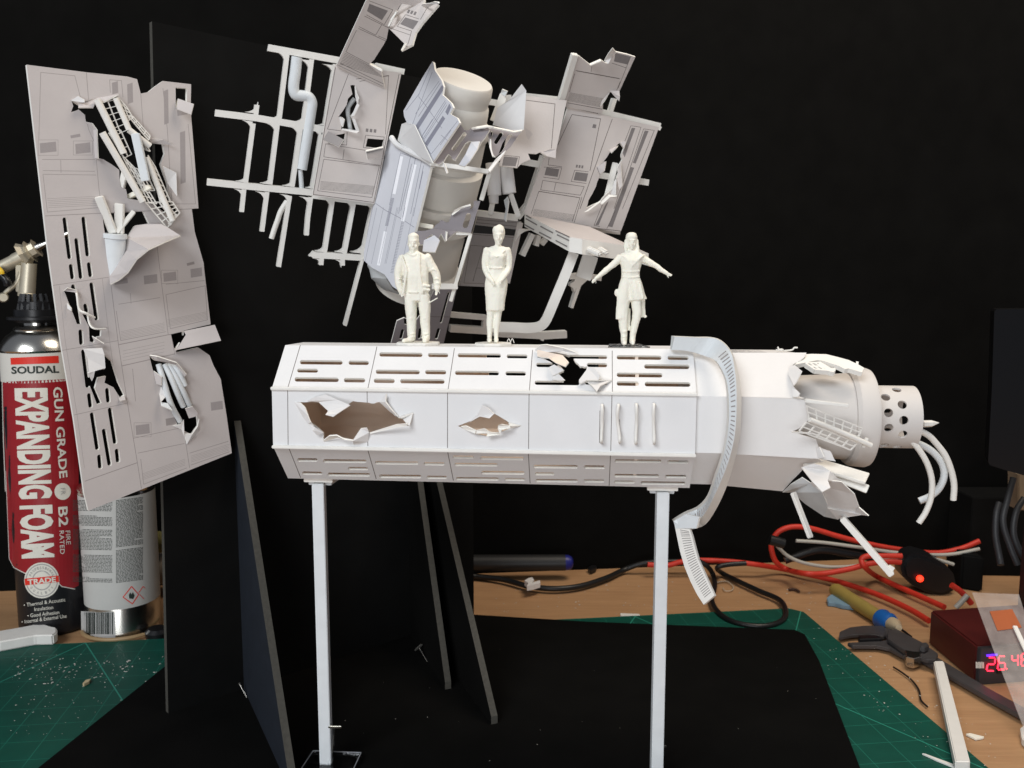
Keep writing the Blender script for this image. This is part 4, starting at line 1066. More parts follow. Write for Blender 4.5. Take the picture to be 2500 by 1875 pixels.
# slotted mauve panel down behind the standing man
MV4 = plane3((*z1('H', 800,1050), 6.62), (*z1('H', 980,1050), 6.68), (*z1('H', 400,1530), 6.66))
sh = [capsule(z1('H', 905,1090), z1('H', 835,1350), 6), capsule(z1('H', 815,1420), z1('H', 795,1490), 8), capsule(z1('H', 650,1420), z1('H', 640,1490), 8), capsule(z1('H', 490,1430), z1('H', 475,1490), 8), zz('H', 500,1320, 545,1330, 540,1380, 505,1370)]
sheet('slotted_panel', um, MV4, zz('H', 780,1055, 978,1053, 860,1540, 388,1540, 440,1340, 505,1312, 600,1350, 680,1250), sh, [(bars(zz('H', 620,1300, 920,1305), 1.2)[0], 2)], .014, [mauve, edge, ink])
# long light bar continuing down behind the man
# ---- panels right of the drum
uf(F.shift(.3), 'V', 1185,1000,.0, 1240,800,.02, 1385,700,.05, 1530,512,.08, 1585,590,.08, 1555,1060,.10, 1470,1072,.08, 1340,1050,.04, m=paper, name='curled_paper')
uf(F.shift(.2), 'V', 1280,620,.0, 1297,572,.03, 1360,600,.05, 1330,665,.04, m=styrc)
bar('housing_rib', um, F.at(*z1('V', 1320,640), .2), F.at(*z1('V', 1200,960), .2), .06, .03, styr, .003)
MR = plane3((*z1('E', 1270,430), F.at(*z1('E', 1270,430)).y-.16), (*z1('E', 1605,480), F.at(*z1('E', 1605,480)).y-.2), (*z1('E', 1100,1000), F.at(*z1('E', 1100,1000)).y-.3))
pr = []; l = mkln(pr); rc = mkrc(pr)
l('E', 1275,480, 1510,510, 1480,870, w=1.5); rc('E', 1095,935, 1210,945, 1190,1015, 1080,1010); l('E', 1085,925, 1222,938, 1205,1025)
pr.append((zz('E', 1265,700, 1310,730, 1330,755, 1295,800, 1275,770), 4))
sheet('grey_panel', um, MR, zz('E', 1250,440, 1605,482, 1520,880, 1515,945, 1430,930, 1390,900, 1360,915, 1290,910, 1310,960, 1240,990, 1205,1028, 1060,1010, 1075,940, 1100,860, 1130,720, 1250,725), [], pr, .016, [grey, edge, ink, inkg, pale])
uf(MR, 'E', 1410,900,.02, 1470,878,.05, 1518,882,.06, 1515,948,.07, 1440,932,.05, m=pale)
MV5 = plane3((*z1('V', 1150,1050), yl-.40), (*z1('V', 1560,1070), yl-.25), (*z1('V', 1200,1380), yl-.5))
sheet('torn_mauve_panel', um, MV5, rag(zz('V', 1130,1040, 1190,1020, 1440,1075, 1540,1062, 1400,1260, 1330,1330, 1280,1330, 1220,1380, 1180,1340, 1145,1200, 1130,1100), .8, 2, 3),
      [zz('V', 1165,1075, 1195,1075, 1160,1190), capsule(z1('V', 1290,1105), z1('V', 1225,1205), 9), zz('V', 1380,1110, 1425,1110, 1300,1310, 1255,1345, 1300,1220, 1350,1150)], [], .012, [mauve, edge])
uf(MV5, 'V', 1150,1165,.03, 1165,1170,.05, 1170,1280,.06, 1198,1375,.08, 1180,1375,.08, 1145,1260,.05, m=paper2)
uf(MV5, 'V', 1225,1400,.02, 1340,1300,.05, 1320,1340,.05, 1150,1560,.06, 1130,1530,.05, m=paper)
uf(MV5, 'V', 940,1030,.02, 1100,1000,.03, 1200,1018,.03, 1440,1070,.04, 1540,1055,.04, 1535,1070,.06, 1440,1085,.05, 1190,1030,.05, m=edge)
# two rolled paper cylinders
for a, b_ in (((1005,990),(1020,1250)), ((1110,1010),(1140,1235))):
    Ya = F.at(*z1('E', *a)).y-.12
    lathe('paper_roll', um, at(*z1('E', *a), Ya), at(*z1('E', *b_), Ya), [(0,.054),(1,.052),(1,.044),(.7,.044)], [paper2], 20, cap=False)
lathe('paper_roll', um, at(*z1('E', 1010,1190), F.at(1205,460).y-.10), at(*z1('E', 1015,1318), F.at(1205,460).y-.1), [(0,.045),(1,.034),(1,.03)], [paper2], 16, cap=True)
for a, b_, w_ in (((1005,1300),(985,1410),.05),((1150,1240),(1215,1425),.05)):
    bar('stick', um, F.at(*z1('E', *a), .05), F.at(*z1('E', *b_), .08), w_*.8, .03, styr, .006)
uf(F, 'E', 1095,1290,.08, 1125,1260,.12, 1135,1300,.12, 1112,1465,.14, 1095,1440,.12, 1110,1360,.1, m=styrc)
# big right door panel with slotted strip
MD = F.shift(.06)
pr = []; l = mkln(pr); rc = mkrc(pr)
l('G', 565,770, 835,810, 735,1300, w=1.5); l('G', 565,770, 430,1060, w=1.5); l('G', 945,810, 640,1659, w=1.5)
l('G', 350,1180, 340,1245, 470,1262); 
rc('G', 325,1268, 445,1285, 430,1358, 305,1340); l('G', 300,1265, 468,1272, 440,1380, 295,1360); rc('G', 600,1310, 718,1325, 700,1402, 580,1388); l('G', 590,1295, 722,1310); l('G', 590,1295, 558,1400, 700,1420)
for k in range(3): rc('G', 605+k*26,1242+k*3, 622+k*26,1245+k*3, 616+k*26,1272+k*3, 599+k*26,1269+k*3)
rc('G', 765,860, 795,865, 790,900, 755,895)
l('G', 290,1390, 680,1450, 645,1530, 270,1480, 290,1390); l('G', 415,1410, 395,1490); l('G', 255,1495, 640,1555)
l('I', 305,405, 625,455, 565,640, w=1.3); l('I', 305,405, 245,580); l('I', 640,450, 580,650, w=1.3)
for k in range(7): l('I', 265-k,545+k*8, 585-k*2,590+k*8, w=.7)
l('G', 1120,875, 1215,890, 960,1659, w=1.1); l('G', 1120,875, 1060,1030); l('G', 1240,905, 1340,920, 1040,1659); l('G', 1240,905, 980,1659)
rc('G', 1128,895, 1162,898, 1060,1175, 1042,1130); rc('G', 1250,920, 1287,925, 1165,1232, 1138,1225); rc('G', 1118,1265, 1148,1272, 995,1659, 965,1659)
rc('I', 1020,215, 1048,222, 878,685, 845,680); rc('I', 830,500, 850,480, 770,670, 745,668)
l('I', 800,510, 735,670, 780,680); l('I', 900,560, 835,695)
l('I', 720,690, 940,715, w=1.6)
hd = [rag(zz('G', 1015,1035, 1055,1090, 1030,1150, 1040,1195, 1000,1260, 1005,1320, 985,1380, 935,1480, 880,1530, 835,1590, 700,1650, 720,1580, 790,1450, 825,1350, 800,1270, 890,1215, 860,1215, 925,1120), 1.2, 2, 6)]
sheet('door_panel', um, MD, zz('G', 525,700, 840,770, 1385,890) + zz('I', 945,715, 920,728, 740,690, 215,590, 190,575) + zz('G', 300,1180, 420,1075), hd, pr, .02, MG)
uf(MD, 'G', 1020,1030,.0, 1075,1020,.03, 1055,1090,.04, 1040,1070,.02, m=pale)
uf(MD, 'G', 915,1100,.01, 1000,1060,.0, 985,1080,.03, 935,1130,.04, m=pale)
uf(MD, 'G', 800,1260,.0, 885,1210,.05, 870,1300,.06, 830,1335,.03, m=pale)
uf(MD, 'G', 1000,1260,.0, 1025,1210,.02, 1030,1330,.05, 1040,1440,.06, 1010,1480,.05, 990,1380,.03)
uf(MD, 'I', 655,570,.02, 780,478,.05, 790,485,.06, 690,560,.04, m=edge)
uf(MD, 'I', 780,495,.02, 850,430,.05, 915,435,.06, 910,448,.06, 860,450,.06, 795,510,.04, m=edge)
uf(MD, 'I', 860,450,.0, 890,330,.02, 910,300,.03, 905,430,.04, m=paper2)
bar('stick', um, F.at(*z1('G', 975,1225), .0), F.at(*z1('I', 835,450), .02), .05, .03, styr, .004)
# bent-up grey panel above it
ME = plane3((*z1('G', 460,700), F.at(1370,260).y-.08), (*z1('G', 850,760), F.at(1470,277).y-.08), (*z1('G', 850,200), F.at(1470,130).y-.30))
pr = []; l = mkln(pr); rc = mkrc(pr)
l('G', 610,360, 1020,435); l('G', 600,355, 1010,430); l('G', 1020,460, 985,545); l('G', 590,385, 540,560); l('G', 750,320, 745,370)
for k in range(9): l('G', 545-k*3,565+k*9, 880-k*6,625+k*9, w=.8)
l('G', 525,660, 850,720, w=1.4); l('G', 620,230, 500,620, w=1.1); rc('G', 975,190, 1118,225, 1090,300, 960,270); l('G', 940,285, 1075,330); l('G', 1120,220, 1000,520, w=1.0)
sheet('bent_panel', um, ME, zz('G', 585,195, 640,225, 735,300, 835,255, 880,285, 905,290, 925,190, 980,180, 1090,205, 1162,228, 1015,545, 960,545, 925,560, 860,650, 850,765, 510,700, 455,628), [], pr, .016, MG)
uf(ME, 'G', 870,265,.02, 905,200,.05, 948,145,.09, 985,190,.06, 940,230,.04, 910,290,.05, m=paper2)
uf(ME, 'G', 920,545,.01, 1010,545,.03, 1015,600,.07, 1010,645,.08, 975,610,.05, m=pale)
uf(ME, 'G', 735,290,.0, 835,250,.02, 840,262,.04, 735,305,.03, m=edge)
uf(ME, 'G', 915,560,.0, 870,640,.04, 830,690,.06, 845,640,.02, m=pale)
bar('edge_strip', um, ME.at(*z1('G', 590,200), .0), ME.at(*z1('G', 462,630), .0), .05, .04, styr, .003)
# slab (broken console table) with slotted front and its legs
def SP(v, x, y, Y): return at(*z1(v, x, y), Y)
ys = F.at(*z1('X', 830,100)).y
a_ = SP('X', 830,100, ys-.03); b_ = SP('X', 1335,360, ys-.62); c_ = SP('X', 1860,640, ys-.45) if False else at(1568, 590, ys-.05); d_ = at(1437, 553, ys+.05)
# outline: a(830,100) -> front corner (1340,360) -> (1470,380) -> right far (2160-ish) ; thickness downwards
top = [(SP('X', 832,100, ys-.02)), SP('X', 1335,362, ys-.55), SP('X', 1480,385, ys-.60), at(*z1('I', 965,825), ys-.34), at(*z1('I', 1160,890), ys-.15), at(*z1('I', 960,800), ys+.0), at(*z1('I', 700,680), ys+.06)]
thk = [.10, .105, .11, .11, .09, .07, .07]
bm = bmesh.new(); T_ = [bm.verts.new(p) for p in top]; Bm = [bm.verts.new(p-Vector((0, 0, t))) for p, t in zip(top, thk)]
bm.faces.new(T_); bm.faces.new(Bm[::-1])
for i in range(len(top)):
    j = (i+1) % len(top); f = bm.faces.new((T_[i], Bm[i], Bm[j], T_[j])); f.material_index = 1
bmesh.ops.recalc_face_normals(bm, faces=bm.faces)
bmesh.ops.triangulate(bm, faces=[f for f in bm.faces if len(f.verts) > 4])
slabo = link('console_slab', bm, [pale, styr], um)  # sides lighter than the top: window light put into their colour
class TwoPt:
    def __init__(s, A, B, n): s.P = A; s.n = n; s.pl = Plane(A, n); s.n = s.pl.n
    def at(s, x, y, off=0): return s.pl.at(x, y, off)
nf_ = (top[1]-top[0]).cross(Vector((0, 0, 1)))
FS = TwoPt(top[0], top[1], nf_)
sl = []
for c in ((845,155,970,225),(830,222,938,282),(1010,242,1150,315),(995,308,1130,378),(1195,335,1330,400),(1180,400,1308,468),(850,120,905,150),(1180,290,1335,362)): sl.append(bars(zz('X', *c), 2.6)[0])
sheet('slot_strip', slabo, FS.pl.shift(.006), sl, [], [], .002, [inkg, inkg])
bar('peg', um, SP('X', 1540,490, ys-.55), SP('X', 1695,560, ys-.62), .05, .04, styr, .012)
bar('peg', um, SP('X', 1670,490, ys-.50), SP('X', 1765,550, ys-.58), .045, .035, styr, .012)
bar('peg', um, at(*z1('I', 1100,945), ys-.2), at(*z1('I', 1195,975), ys-.25), .05, .04, styr, .012)
# bent square leg
lg = [SP('X', x, y, ys-.35) for x, y in ((1385,540),(1300,760),(1200,1000),(1100,1240),(1070,1300),(1030,1350),(960,1378),(850,1385),(700,1378),(420,1372))]
bm = bmesh.new(); tubemesh(bm, smoothpath([Vector(p) for p in lg], 4), .05, sq=(.075, .06)); bmesh.ops.recalc_face_normals(bm, faces=bm.faces)
link('bent_leg', bm, styr, um)
bar('leg', um, SP('X', 1575,570, ys-.2), SP('X', 1490,830, ys-.2), .12, .05, styr, .004, up=Vector((0, 1, 0)))
# dark lower panel behind the woman
MK = F.shift(-.03)
pr = []; l = mkln(pr); rc = mkrc(pr)
rc('X', 262,225, 755,280, 742,350, 240,315); l('X', 240,330, 745,370, w=1.4); l('X', 225,455, 690,490); l('X', 225,455, 150,880, 380,885); l('X', 365,470, 250,860); l('X', 285,200, 770,245, w=1.4); l('X', 290,165, 780,205)
l('X', 290,710, 380,715); l('X', 290,710, 255,860)
sheet('dark_panel', um, MK, zz('X', 300,130, 800,190, 650,870, 600,930, 390,925, 95,910, 150,700), [], pr, .02, [greyd, edge, ink, blackp])
B_2 = bars(zz('X', 790,200, 640,880), 12)
sheet('panel_stile', um, MK.shift(.02), B_2, [], [], .03, [grey, edge])
# hidden mounting rod back to the tall board
m0 = ax0.lerp(ax1, .5); r0 = BOARD.at(*proj(m0)); bar('mounting_rod', um, m0+Vector((0, .3, 0)), Vector((m0.x-.2, 0, m0.z))+Vector((0, (r0.y+.3), 0)), .1, .1, blackp, .003)
# ================================================================ three standing resin figurines
def ellring(bm, c, rx, ry, n=20, tilt=0):
    return [bm.verts.new((c[0]+math.cos(2*math.pi*k/n)*rx, c[1]+math.sin(2*math.pi*k/n)*ry, c[2]+math.cos(2*math.pi*k/n)*rx*tilt)) for k in range(n)]
def loft(bm, rings, n=20):
    """rings: (x, y, z, rx, ry)"""
    R = [ellring(bm, r[:3], r[3], r[4], n, r[5] if len(r) > 5 else 0) for r in rings]
    for i in range(len(R)-1):
        for k in range(n): bm.faces.new((R[i][k], R[i][(k+1) % n], R[i+1][(k+1) % n], R[i+1][k]))
    bm.faces.new(R[0][::-1]); bm.faces.new(R[-1])
def limb(bm, pts, rad, n=4):
    P = [Vector(p) for p in pts]; RR = []
    for i in range(len(rad)-1):
        for k in range(n): RR.append(rad[i]+(rad[i+1]-rad[i])*k/n)
    RR.append(rad[-1]); Q = smoothpath(P, n) if len(P) > 2 else [P[0].lerp(P[1], k/n) for k in range(n+1)]
    Q = [Q[0]+(Q[0]-Q[1]).normalized()*RR[0]*.6]+Q+[Q[-1]+(Q[-1]-Q[-2]).normalized()*RR[-1]*.6]
    RR = [RR[0]*.6]+RR+[RR[-1]*.6]
    tubemesh(bm, Q, RR, 12)
def ball(bm, c, r, s=(1, 1, 1)):
    m = Matrix.Translation(c) @ Matrix.Diagonal((s[0]*r, s[1]*r, s[2]*r, 1))
    bmesh.ops.create_icosphere(bm, subdivisions=2, radius=1, matrix=m)
def figure(bm, origin, k, th, vox=.0042, amp=.0021, m=cream):
    """bm in zoom-pixel units (x right, y depth, z up) -> remeshed continuous body"""
    for v in bm.verts: v.co = v.co*k*100
    bmesh.ops.recalc_face_normals(bm, faces=bm.faces)
    me = bpy.data.meshes.new('body'); bm.to_mesh(me); bm.free()
    o = bpy.data.objects.new('body', me); COL.objects.link(o)
    md = o.modifiers.new('r', 'REMESH'); md.mode = 'VOXEL'; md.voxel_size = vox*100
    s = o.modifiers.new('s', 'SMOOTH'); s.factor = .5; s.iterations = 2
    me2 = bpy.data.meshes.new_from_object(o.evaluated_get(bpy.context.evaluated_depsgraph_get()))
    bpy.data.objects.remove(o); bpy.data.meshes.remove(me)
    nrm = [v.normal.copy() for v in me2.vertices]
    for v, vn in zip(me2.vertices, nrm):
        p = v.co*.01
        d = noise.noise(Vector((p.x*34, p.y*34, p.z*12)))*amp*1.4+noise.noise(Vector((p.x*80, p.y*80, p.z*60)))*amp*.6
        v.co = p+vn*d+origin
    for p in me2.polygons: p.use_smooth = True
    return link('body', me2, m, th)
TOPY = AA+.0
def topz(px, y=.0):       # a point on the corridor roof under photo column px
    u = uat(px, y-.0, BB); return loc(u, y, BB)
def hand(bm, w_, d, curl, s, side=1, palm=18):
    """wrist w_, direction d, palm + 4 fingers + thumb"""
    d = Vector(d).normalized(); w_ = Vector(w_); up = Vector((0, -1, 0)); sd = d.cross(up).normalized()
    limb(bm, [w_, w_+d*palm*s*1.2], [9*s, 13*s])
    for i, (o_, L_) in enumerate(((-9, 20), (-3, 24), (3, 23), (9, 17))):
        b = w_+d*palm*s*1.3+sd*o_*s; m_ = b+d*L_*.55*s+up*curl*4*s; e = m_+d*L_*.45*s+up*curl*10*s
        limb(bm, [b, m_, e], [5.0*s, 4.3*s, 3.4*s], 2)
    b = w_+d*palm*.5*s+sd*side*12*s; limb(bm, [b, b+(d*.6+sd*side*.8+up*.3)*14*s, b+(d*1.2+sd*side*.8+up*.4)*22*s], [5.4*s, 4.6*s, 3.6*s], 2)
def face(bm, x, y, zc, s):
    """head centred x,y at eye height zc, s = scale where head half width = 50"""
    loft(bm, [(x, y+2*s, zc-92*s, 14*s, 12*s), (x, y-2*s, zc-86*s, 27*s, 30*s), (x, y, zc-60*s, 40*s, 46*s), (x, y+2*s, zc-20*s, 47*s, 56*s), (x, y+4*s, zc+20*s, 50*s, 61*s), (x, y+6*s, zc+55*s, 44*s, 54*s), (x, y+6*s, zc+75*s, 30*s, 38*s), (x, y+6*s, zc+86*s, 10*s, 14*s)])
    loft(bm, [(x, y-56*s, zc-38*s, 11*s, 12*s), (x, y-60*s, zc-28*s, 10*s, 14*s), (x, y-56*s, zc+2*s, 4*s, 8*s), (x, y-54*s, zc+12*s, 4*s, 5*s)], 10)   # nose
    for sx in (-1, 1):
        ball(bm, (x+sx*19*s, y-50*s, zc-2*s), 8*s, (1.1, .8, .7))        # eye
        limb(bm, [(x+sx*7*s, y-56*s, zc+12*s), (x+sx*20*s, y-56*s, zc+16*s), (x+sx*33*s, y-46*s, zc+11*s)], [4*s, 5*s, 3*s], 2)   # brow
        ball(bm, (x+sx*49*s, y+4*s, zc-14*s), 12*s, (.45, .7, 1.25))       # ear
        ball(bm, (x+sx*26*s, y-40*s, zc-34*s), 14*s, (1, .7, 1))
    limb(bm, [(x-14*s, y-50*s, zc-53*s), (x, y-55*s, zc-51*s), (x+14*s, y-50*s, zc-53*s)], [3*s, 4.5*s, 3*s], 2)
    limb(bm, [(x-11*s, y-49*s, zc-61*s), (x, y-53*s, zc-62*s), (x+11*s, y-49*s, zc-61*s)], [3*s, 5*s, 3*s], 2)
    ball(bm, (x, y-42*s, zc-80*s), 14*s, (1.2, .8, .7))
# ---- man in an open jacket
b0 = topz(1021, -.02); b0.z += .018
kz = (b0.y/cp)/FP/3.687*1.005
t = thing('figurine', b0, 'cream figurine of a stocky person in an open jacket holding a short rod', 'figurine', 'figurines standing on the corridor roof')
bm = bmesh.new(); c0 = 630
X = lambda x: x-c0
Zh = lambda y: 1545-y
face(bm, X(601), -6, Zh(668), 1.0)
loft(bm, [(X(601), 0, Zh(640), 47, 55), (X(601), 2, Zh(610), 50, 60), (X(601), 4, Zh(592), 36, 46), (X(601), 4, Zh(584), 12, 16)])
loft(bm, [(X(603), 6, Zh(775), 46, 46), (X(603), 4, Zh(740), 38, 40), (X(602), 2, Zh(700), 36, 38)])
loft(bm, [(X(622), 0, Zh(1112), 112, 66), (X(622), 0, Zh(1050), 112, 70), (X(620), -4, Zh(960), 112, 76), (X(618), -2, Zh(880), 116, 74), (X(612), 0, Zh(810), 118, 68), (X(608), 2, Zh(775), 98, 56), (X(604), 4, Zh(750), 55, 44), (X(603), 5, Zh(738), 40, 40)])
limb(bm, [(X(512), 0, Zh(805)), (X(478), 6, Zh(870)), (X(462), 10, Zh(950)), (X(466), -2, Zh(1030)), (X(486), -14, Zh(1095))], [46, 42, 37, 34, 26])
limb(bm, [(X(715), 0, Zh(795)), (X(755), 6, Zh(870)), (X(795), 12, Zh(945)), (X(805), 4, Zh(1010)), (X(803), -10, Zh(1075))], [44, 41, 37, 34, 28])
for x, y, n_ in ((485, 985, 0), (480, 1020, 0), (800, 985, 0), (805, 1025, 0), (772, 905, 0), (520, 860, 0)):
    limb(bm, [(X(x-22), -26, Zh(y+6)), (X(x), -34, Zh(y-4)), (X(x+22), -24, Zh(y+6))], [5, 7, 4], 3)
hand(bm, (X(488), -16, Zh(1098)), (.15, -.1, -1), .6, .95, 1)
hand(bm, (X(802), -12, Zh(1078)), (-.12, -.2, -1), 1.3, 1.05, -1)
tubemesh(bm, [Vector((X(730), -30, Zh(1196))), Vector((X(812), -26, Zh(1150)))], [7, 7], 8)
limb(bm, [(X(500), -58, Zh(780)), (X(540), -74, Zh(900)), (X(530), -74, Zh(1000)), (X(510), -64, Zh(1115))], [8, 11, 11, 13])
limb(bm, [(X(660), -55, Zh(760)), (X(655), -74, Zh(880)), (X(665), -74, Zh(1000)), (X(680), -64, Zh(1105))], [9, 11, 12, 13])
limb(bm, [(X(560), -42, Zh(762)), (X(602), -58, Zh(782)), (X(640), -42, Zh(760))], [10, 11, 10])
for yy in (1040, 1075): limb(bm, [(X(690), -66, Zh(yy)), (X(740), -50, Zh(yy+6))], [12, 13])
limb(bm, [(X(560), -64, Zh(1098)), (X(640), -70, Zh(1102))], [8, 8])
loft(bm, [(X(622), 0, Zh(1175), 106, 60), (X(622), 0, Zh(1090), 108, 64)])
for px, ax_ in (((570, 572, 572, 574), -1), ((684, 694, 698, 698), 1)):
    loft(bm, [(X(px[3]), 4, Zh(1520), 36, 40), (X(px[2]), 4, Zh(1440), 40, 42), (X(px[1]), 4, Zh(1380), 44, 45), (X(px[1]), 0, Zh(1310), 46, 48), (X(px[1])-2, 0, Zh(1240), 52, 54), (X(px[0]), 0, Zh(1120), 60, 60)])
    for yy in (1295, 1330, 1470, 1495): limb(bm, [(X(px[1])-36, -24, Zh(yy+8)), (X(px[1]), -44, Zh(yy)), (X(px[1])+36, -22, Zh(yy-6))], [5, 8, 5], 3)
limb(bm, [(X(580), 0, Zh(1515)), (X(545), -40, Zh(1522)), (X(510), -70, Zh(1528))], [30, 24, 20])
limb(bm, [(X(700), 0, Zh(1515)), (X(700), -45, Zh(1522)), (X(698), -80, Zh(1528))], [32, 26, 22])
figure(bm, b0, kz, t)
def oct_base(th, c, rx, ry, h, m):
    pts = [Vector((c.x+math.cos(a)*rx, c.y+math.sin(a)*ry, 0)) for a in [math.radians(22.5+45*k) for k in range(8)]]
    return prism('base', th, pts, c.z-h, c.z+.001, m, .002)
oct_base(t, b0, .145, .12, .017, styr)
# ---- woman in a pencil dress
b0 = topz(1204, -.02); b0.z += .018; kz = (b0.y/cp)/FP/3.687*1.005
t = thing('figurine', b0, 'cream figurine of a slim person in a knee-length pencil dress, hands clasped in front', 'figurine', 'figurines standing on the corridor roof')
bm = bmesh.new(); c0 = 1306
Zh = lambda y: 1558-y
face(bm, X(1357), -4, Zh(618), .88)
loft(bm, [(X(1358), 10, Zh(640), 46, 50), (X(1358), 14, Zh(600), 53, 60), (X(1357), 12, Zh(560), 54, 58), (X(1357), 10, Zh(535), 44, 46), (X(1357), 8, Zh(524), 18, 20)])
for dx, dz in ((-30, 0), (-14, 8), (4, 12), (22, 8), (36, -2)): limb(bm, [(X(1357+dx), -44+abs(dx)*.4, Zh(578-dz*.4)), (X(1357+dx*.9), -20, Zh(548-dz)), (X(1357+dx*.6), 20, Zh(530-dz*.3))], [9, 11, 9], 3)
loft(bm, [(X(1346), 6, Zh(735), 32, 32), (X(1350), 4, Zh(700), 28, 30), (X(1355), 2, Zh(660), 28, 30)])
loft(bm, [(X(1325), 0, Zh(1268), 80, 62), (X(1326), 0, Zh(1200), 85, 66), (X(1330), 0, Zh(1120), 96, 72), (X(1333), 2, Zh(1040), 101, 74), (X(1334), 2, Zh(980), 94, 68), (X(1338), 0, Zh(890), 72, 54), (X(1340), -4, Zh(830), 80, 62), (X(1341), -4, Zh(790), 88, 66), (X(1342), 2, Zh(750), 92, 54), (X(1343), 4, Zh(722), 88, 42), (X(1345), 5, Zh(708), 55, 34), (X(1346), 5, Zh(700), 30, 28)], 28)
for sx in (-1, 1): ball(bm, (X(1341+sx*36), -50, Zh(798)), 30, (1.05, .75, 1))
limb(bm, [(X(1270), -40, Zh(742)), (X(1340), -72, Zh(800)), (X(1410), -40, Zh(745))], [6, 7, 6])
limb(bm, [(X(1270), -50, Zh(895)), (X(1340), -62, Zh(898)), (X(1408), -50, Zh(893))], [5, 6, 5])
limb(bm, [(X(1254), 0, Zh(735)), (X(1238), 6, Zh(820)), (X(1236), 4, Zh(900)), (X(1262), -50, Zh(960)), (X(1306), -92, Zh(1018))], [32, 29, 25, 23, 15])
limb(bm, [(X(1432), 0, Zh(735)), (X(1447), 6, Zh(820)), (X(1444), 4, Zh(900)), (X(1412), -50, Zh(960)), (X(1370), -92, Zh(1015))], [32, 29, 25, 23, 15])
hand(bm, (X(1304), -94, Zh(1016)), (.55, -.1, -.8), .5, .75, 1)
hand(bm, (X(1372), -96, Zh(1014)), (-.35, -.1, -.9), .5, .75, -1)
for x0, x1, x2 in ((1288, 1276, 1275), (1350, 1338, 1334)):
    loft(bm, [(X(x2), 6, Zh(1510), 20, 22), (X(x2), 8, Zh(1450), 23, 24), (X(x1), 10, Zh(1380), 32, 33), (X(x0)-4, 4, Zh(1310), 33, 34), (X(x0), 0, Zh(1255), 38, 40)])
    limb(bm, [(X(x2), 16, Zh(1528)), (X(x2), -16, Zh(1530)), (X(x2)+1, -52, Zh(1538))], [22, 23, 17])
figure(bm, b0, kz, t)
oct_base(t, b0, .125, .11, .017, styr)
for dx in (0, .022): tube('torn_fibre', t, [b0+Vector((.088+dx, .0, .0)), b0+Vector((.094+dx, .0, .02)), b0+Vector((.102+dx, 0, .026)), b0+Vector((.112+dx, 0, .0))], .0024, styr, 6)
# ---- long haired figure with arms spread
b0 = topz(1531, -.02); b0.z += .012; kz = (b0.y/cp)/FP/5.529*1.0
t = thing('figurine', b0, 'cream figurine of a long-haired person in a draped tunic with both arms spread wide', 'figurine', 'figurines standing on the corridor roof')
bm = bmesh.new(); c0 = 614
Zh = lambda y: 1592-y
face(bm, X(650), -4, Zh(218), 1.18)
loft(bm, [(X(652), 20, Zh(300), 66, 60), (X(652), 22, Zh(240), 74, 74), (X(651), 16, Zh(160), 79, 86), (X(651), 12, Zh(115), 62, 68), (X(651), 10, Zh(96), 28, 30)])
limb(bm, [(X(580), 10, Zh(200)), (X(572), 0, Zh(280)), (X(576), -20, Zh(345))], [22, 26, 22]); limb(bm, [(X(722), 10, Zh(200)), (X(728), 0, Zh(290)), (X(734), -16, Zh(365))], [22, 26, 24])
limb(bm, [(X(650), 40, Zh(250)), (X(650), 50, Zh(350)), (X(655), 60, Zh(430))], [60, 60, 40])
loft(bm, [(X(655), 6, Zh(400), 60, 55), (X(655), 4, Zh(340), 46, 46), (X(652), 2, Zh(290), 44, 46)])
loft(bm, [(X(650), 0, Zh(760), 140, 92), (X(645), 0, Zh(690), 126, 84), (X(643), -2, Zh(610), 122, 84), (X(648), -8, Zh(540), 134, 92), (X(650), -6, Zh(470), 150, 96), (X(650), 0, Zh(410), 172, 80), (X(652), 4, Zh(370), 130, 66), (X(655), 6, Zh(345), 70, 56)], 28)
limb(bm, [(X(468), -10, Zh(400)), (X(560), -70, Zh(420)), (X(640), -98, Zh(520))], [14, 16, 12]); limb(bm, [(X(830), -10, Zh(390)), (X(770), -70, Zh(420)), (X(650), -98, Zh(540))], [14, 16, 12])
for yy in (605, 680): limb(bm, [(X(525), -50, Zh(yy)), (X(643), -92, Zh(yy+8)), (X(760), -50, Zh(yy-4))], [9, 10, 9])
limb(bm, [(X(505), 0, Zh(430)), (X(420), -4, Zh(510)), (X(335), -10, Zh(580)), (X(255), -30, Zh(640)), (X(180), -50, Zh(705))], [54, 46, 38, 34, 24])
limb(bm, [(X(795), 0, Zh(435)), (X(880), -4, Zh(485)), (X(965), -10, Zh(530)), (X(1050), -25, Zh(590)), (X(1120), -40, Zh(635))], [54, 46, 40, 35, 25])
hand(bm, (X(178), -50, Zh(708)), (-.72, -.1, -.68), .4, 1.45, -1)
hand(bm, (X(1122), -40, Zh(637)), (.85, -.1, -.38), .4, 1.45, 1)
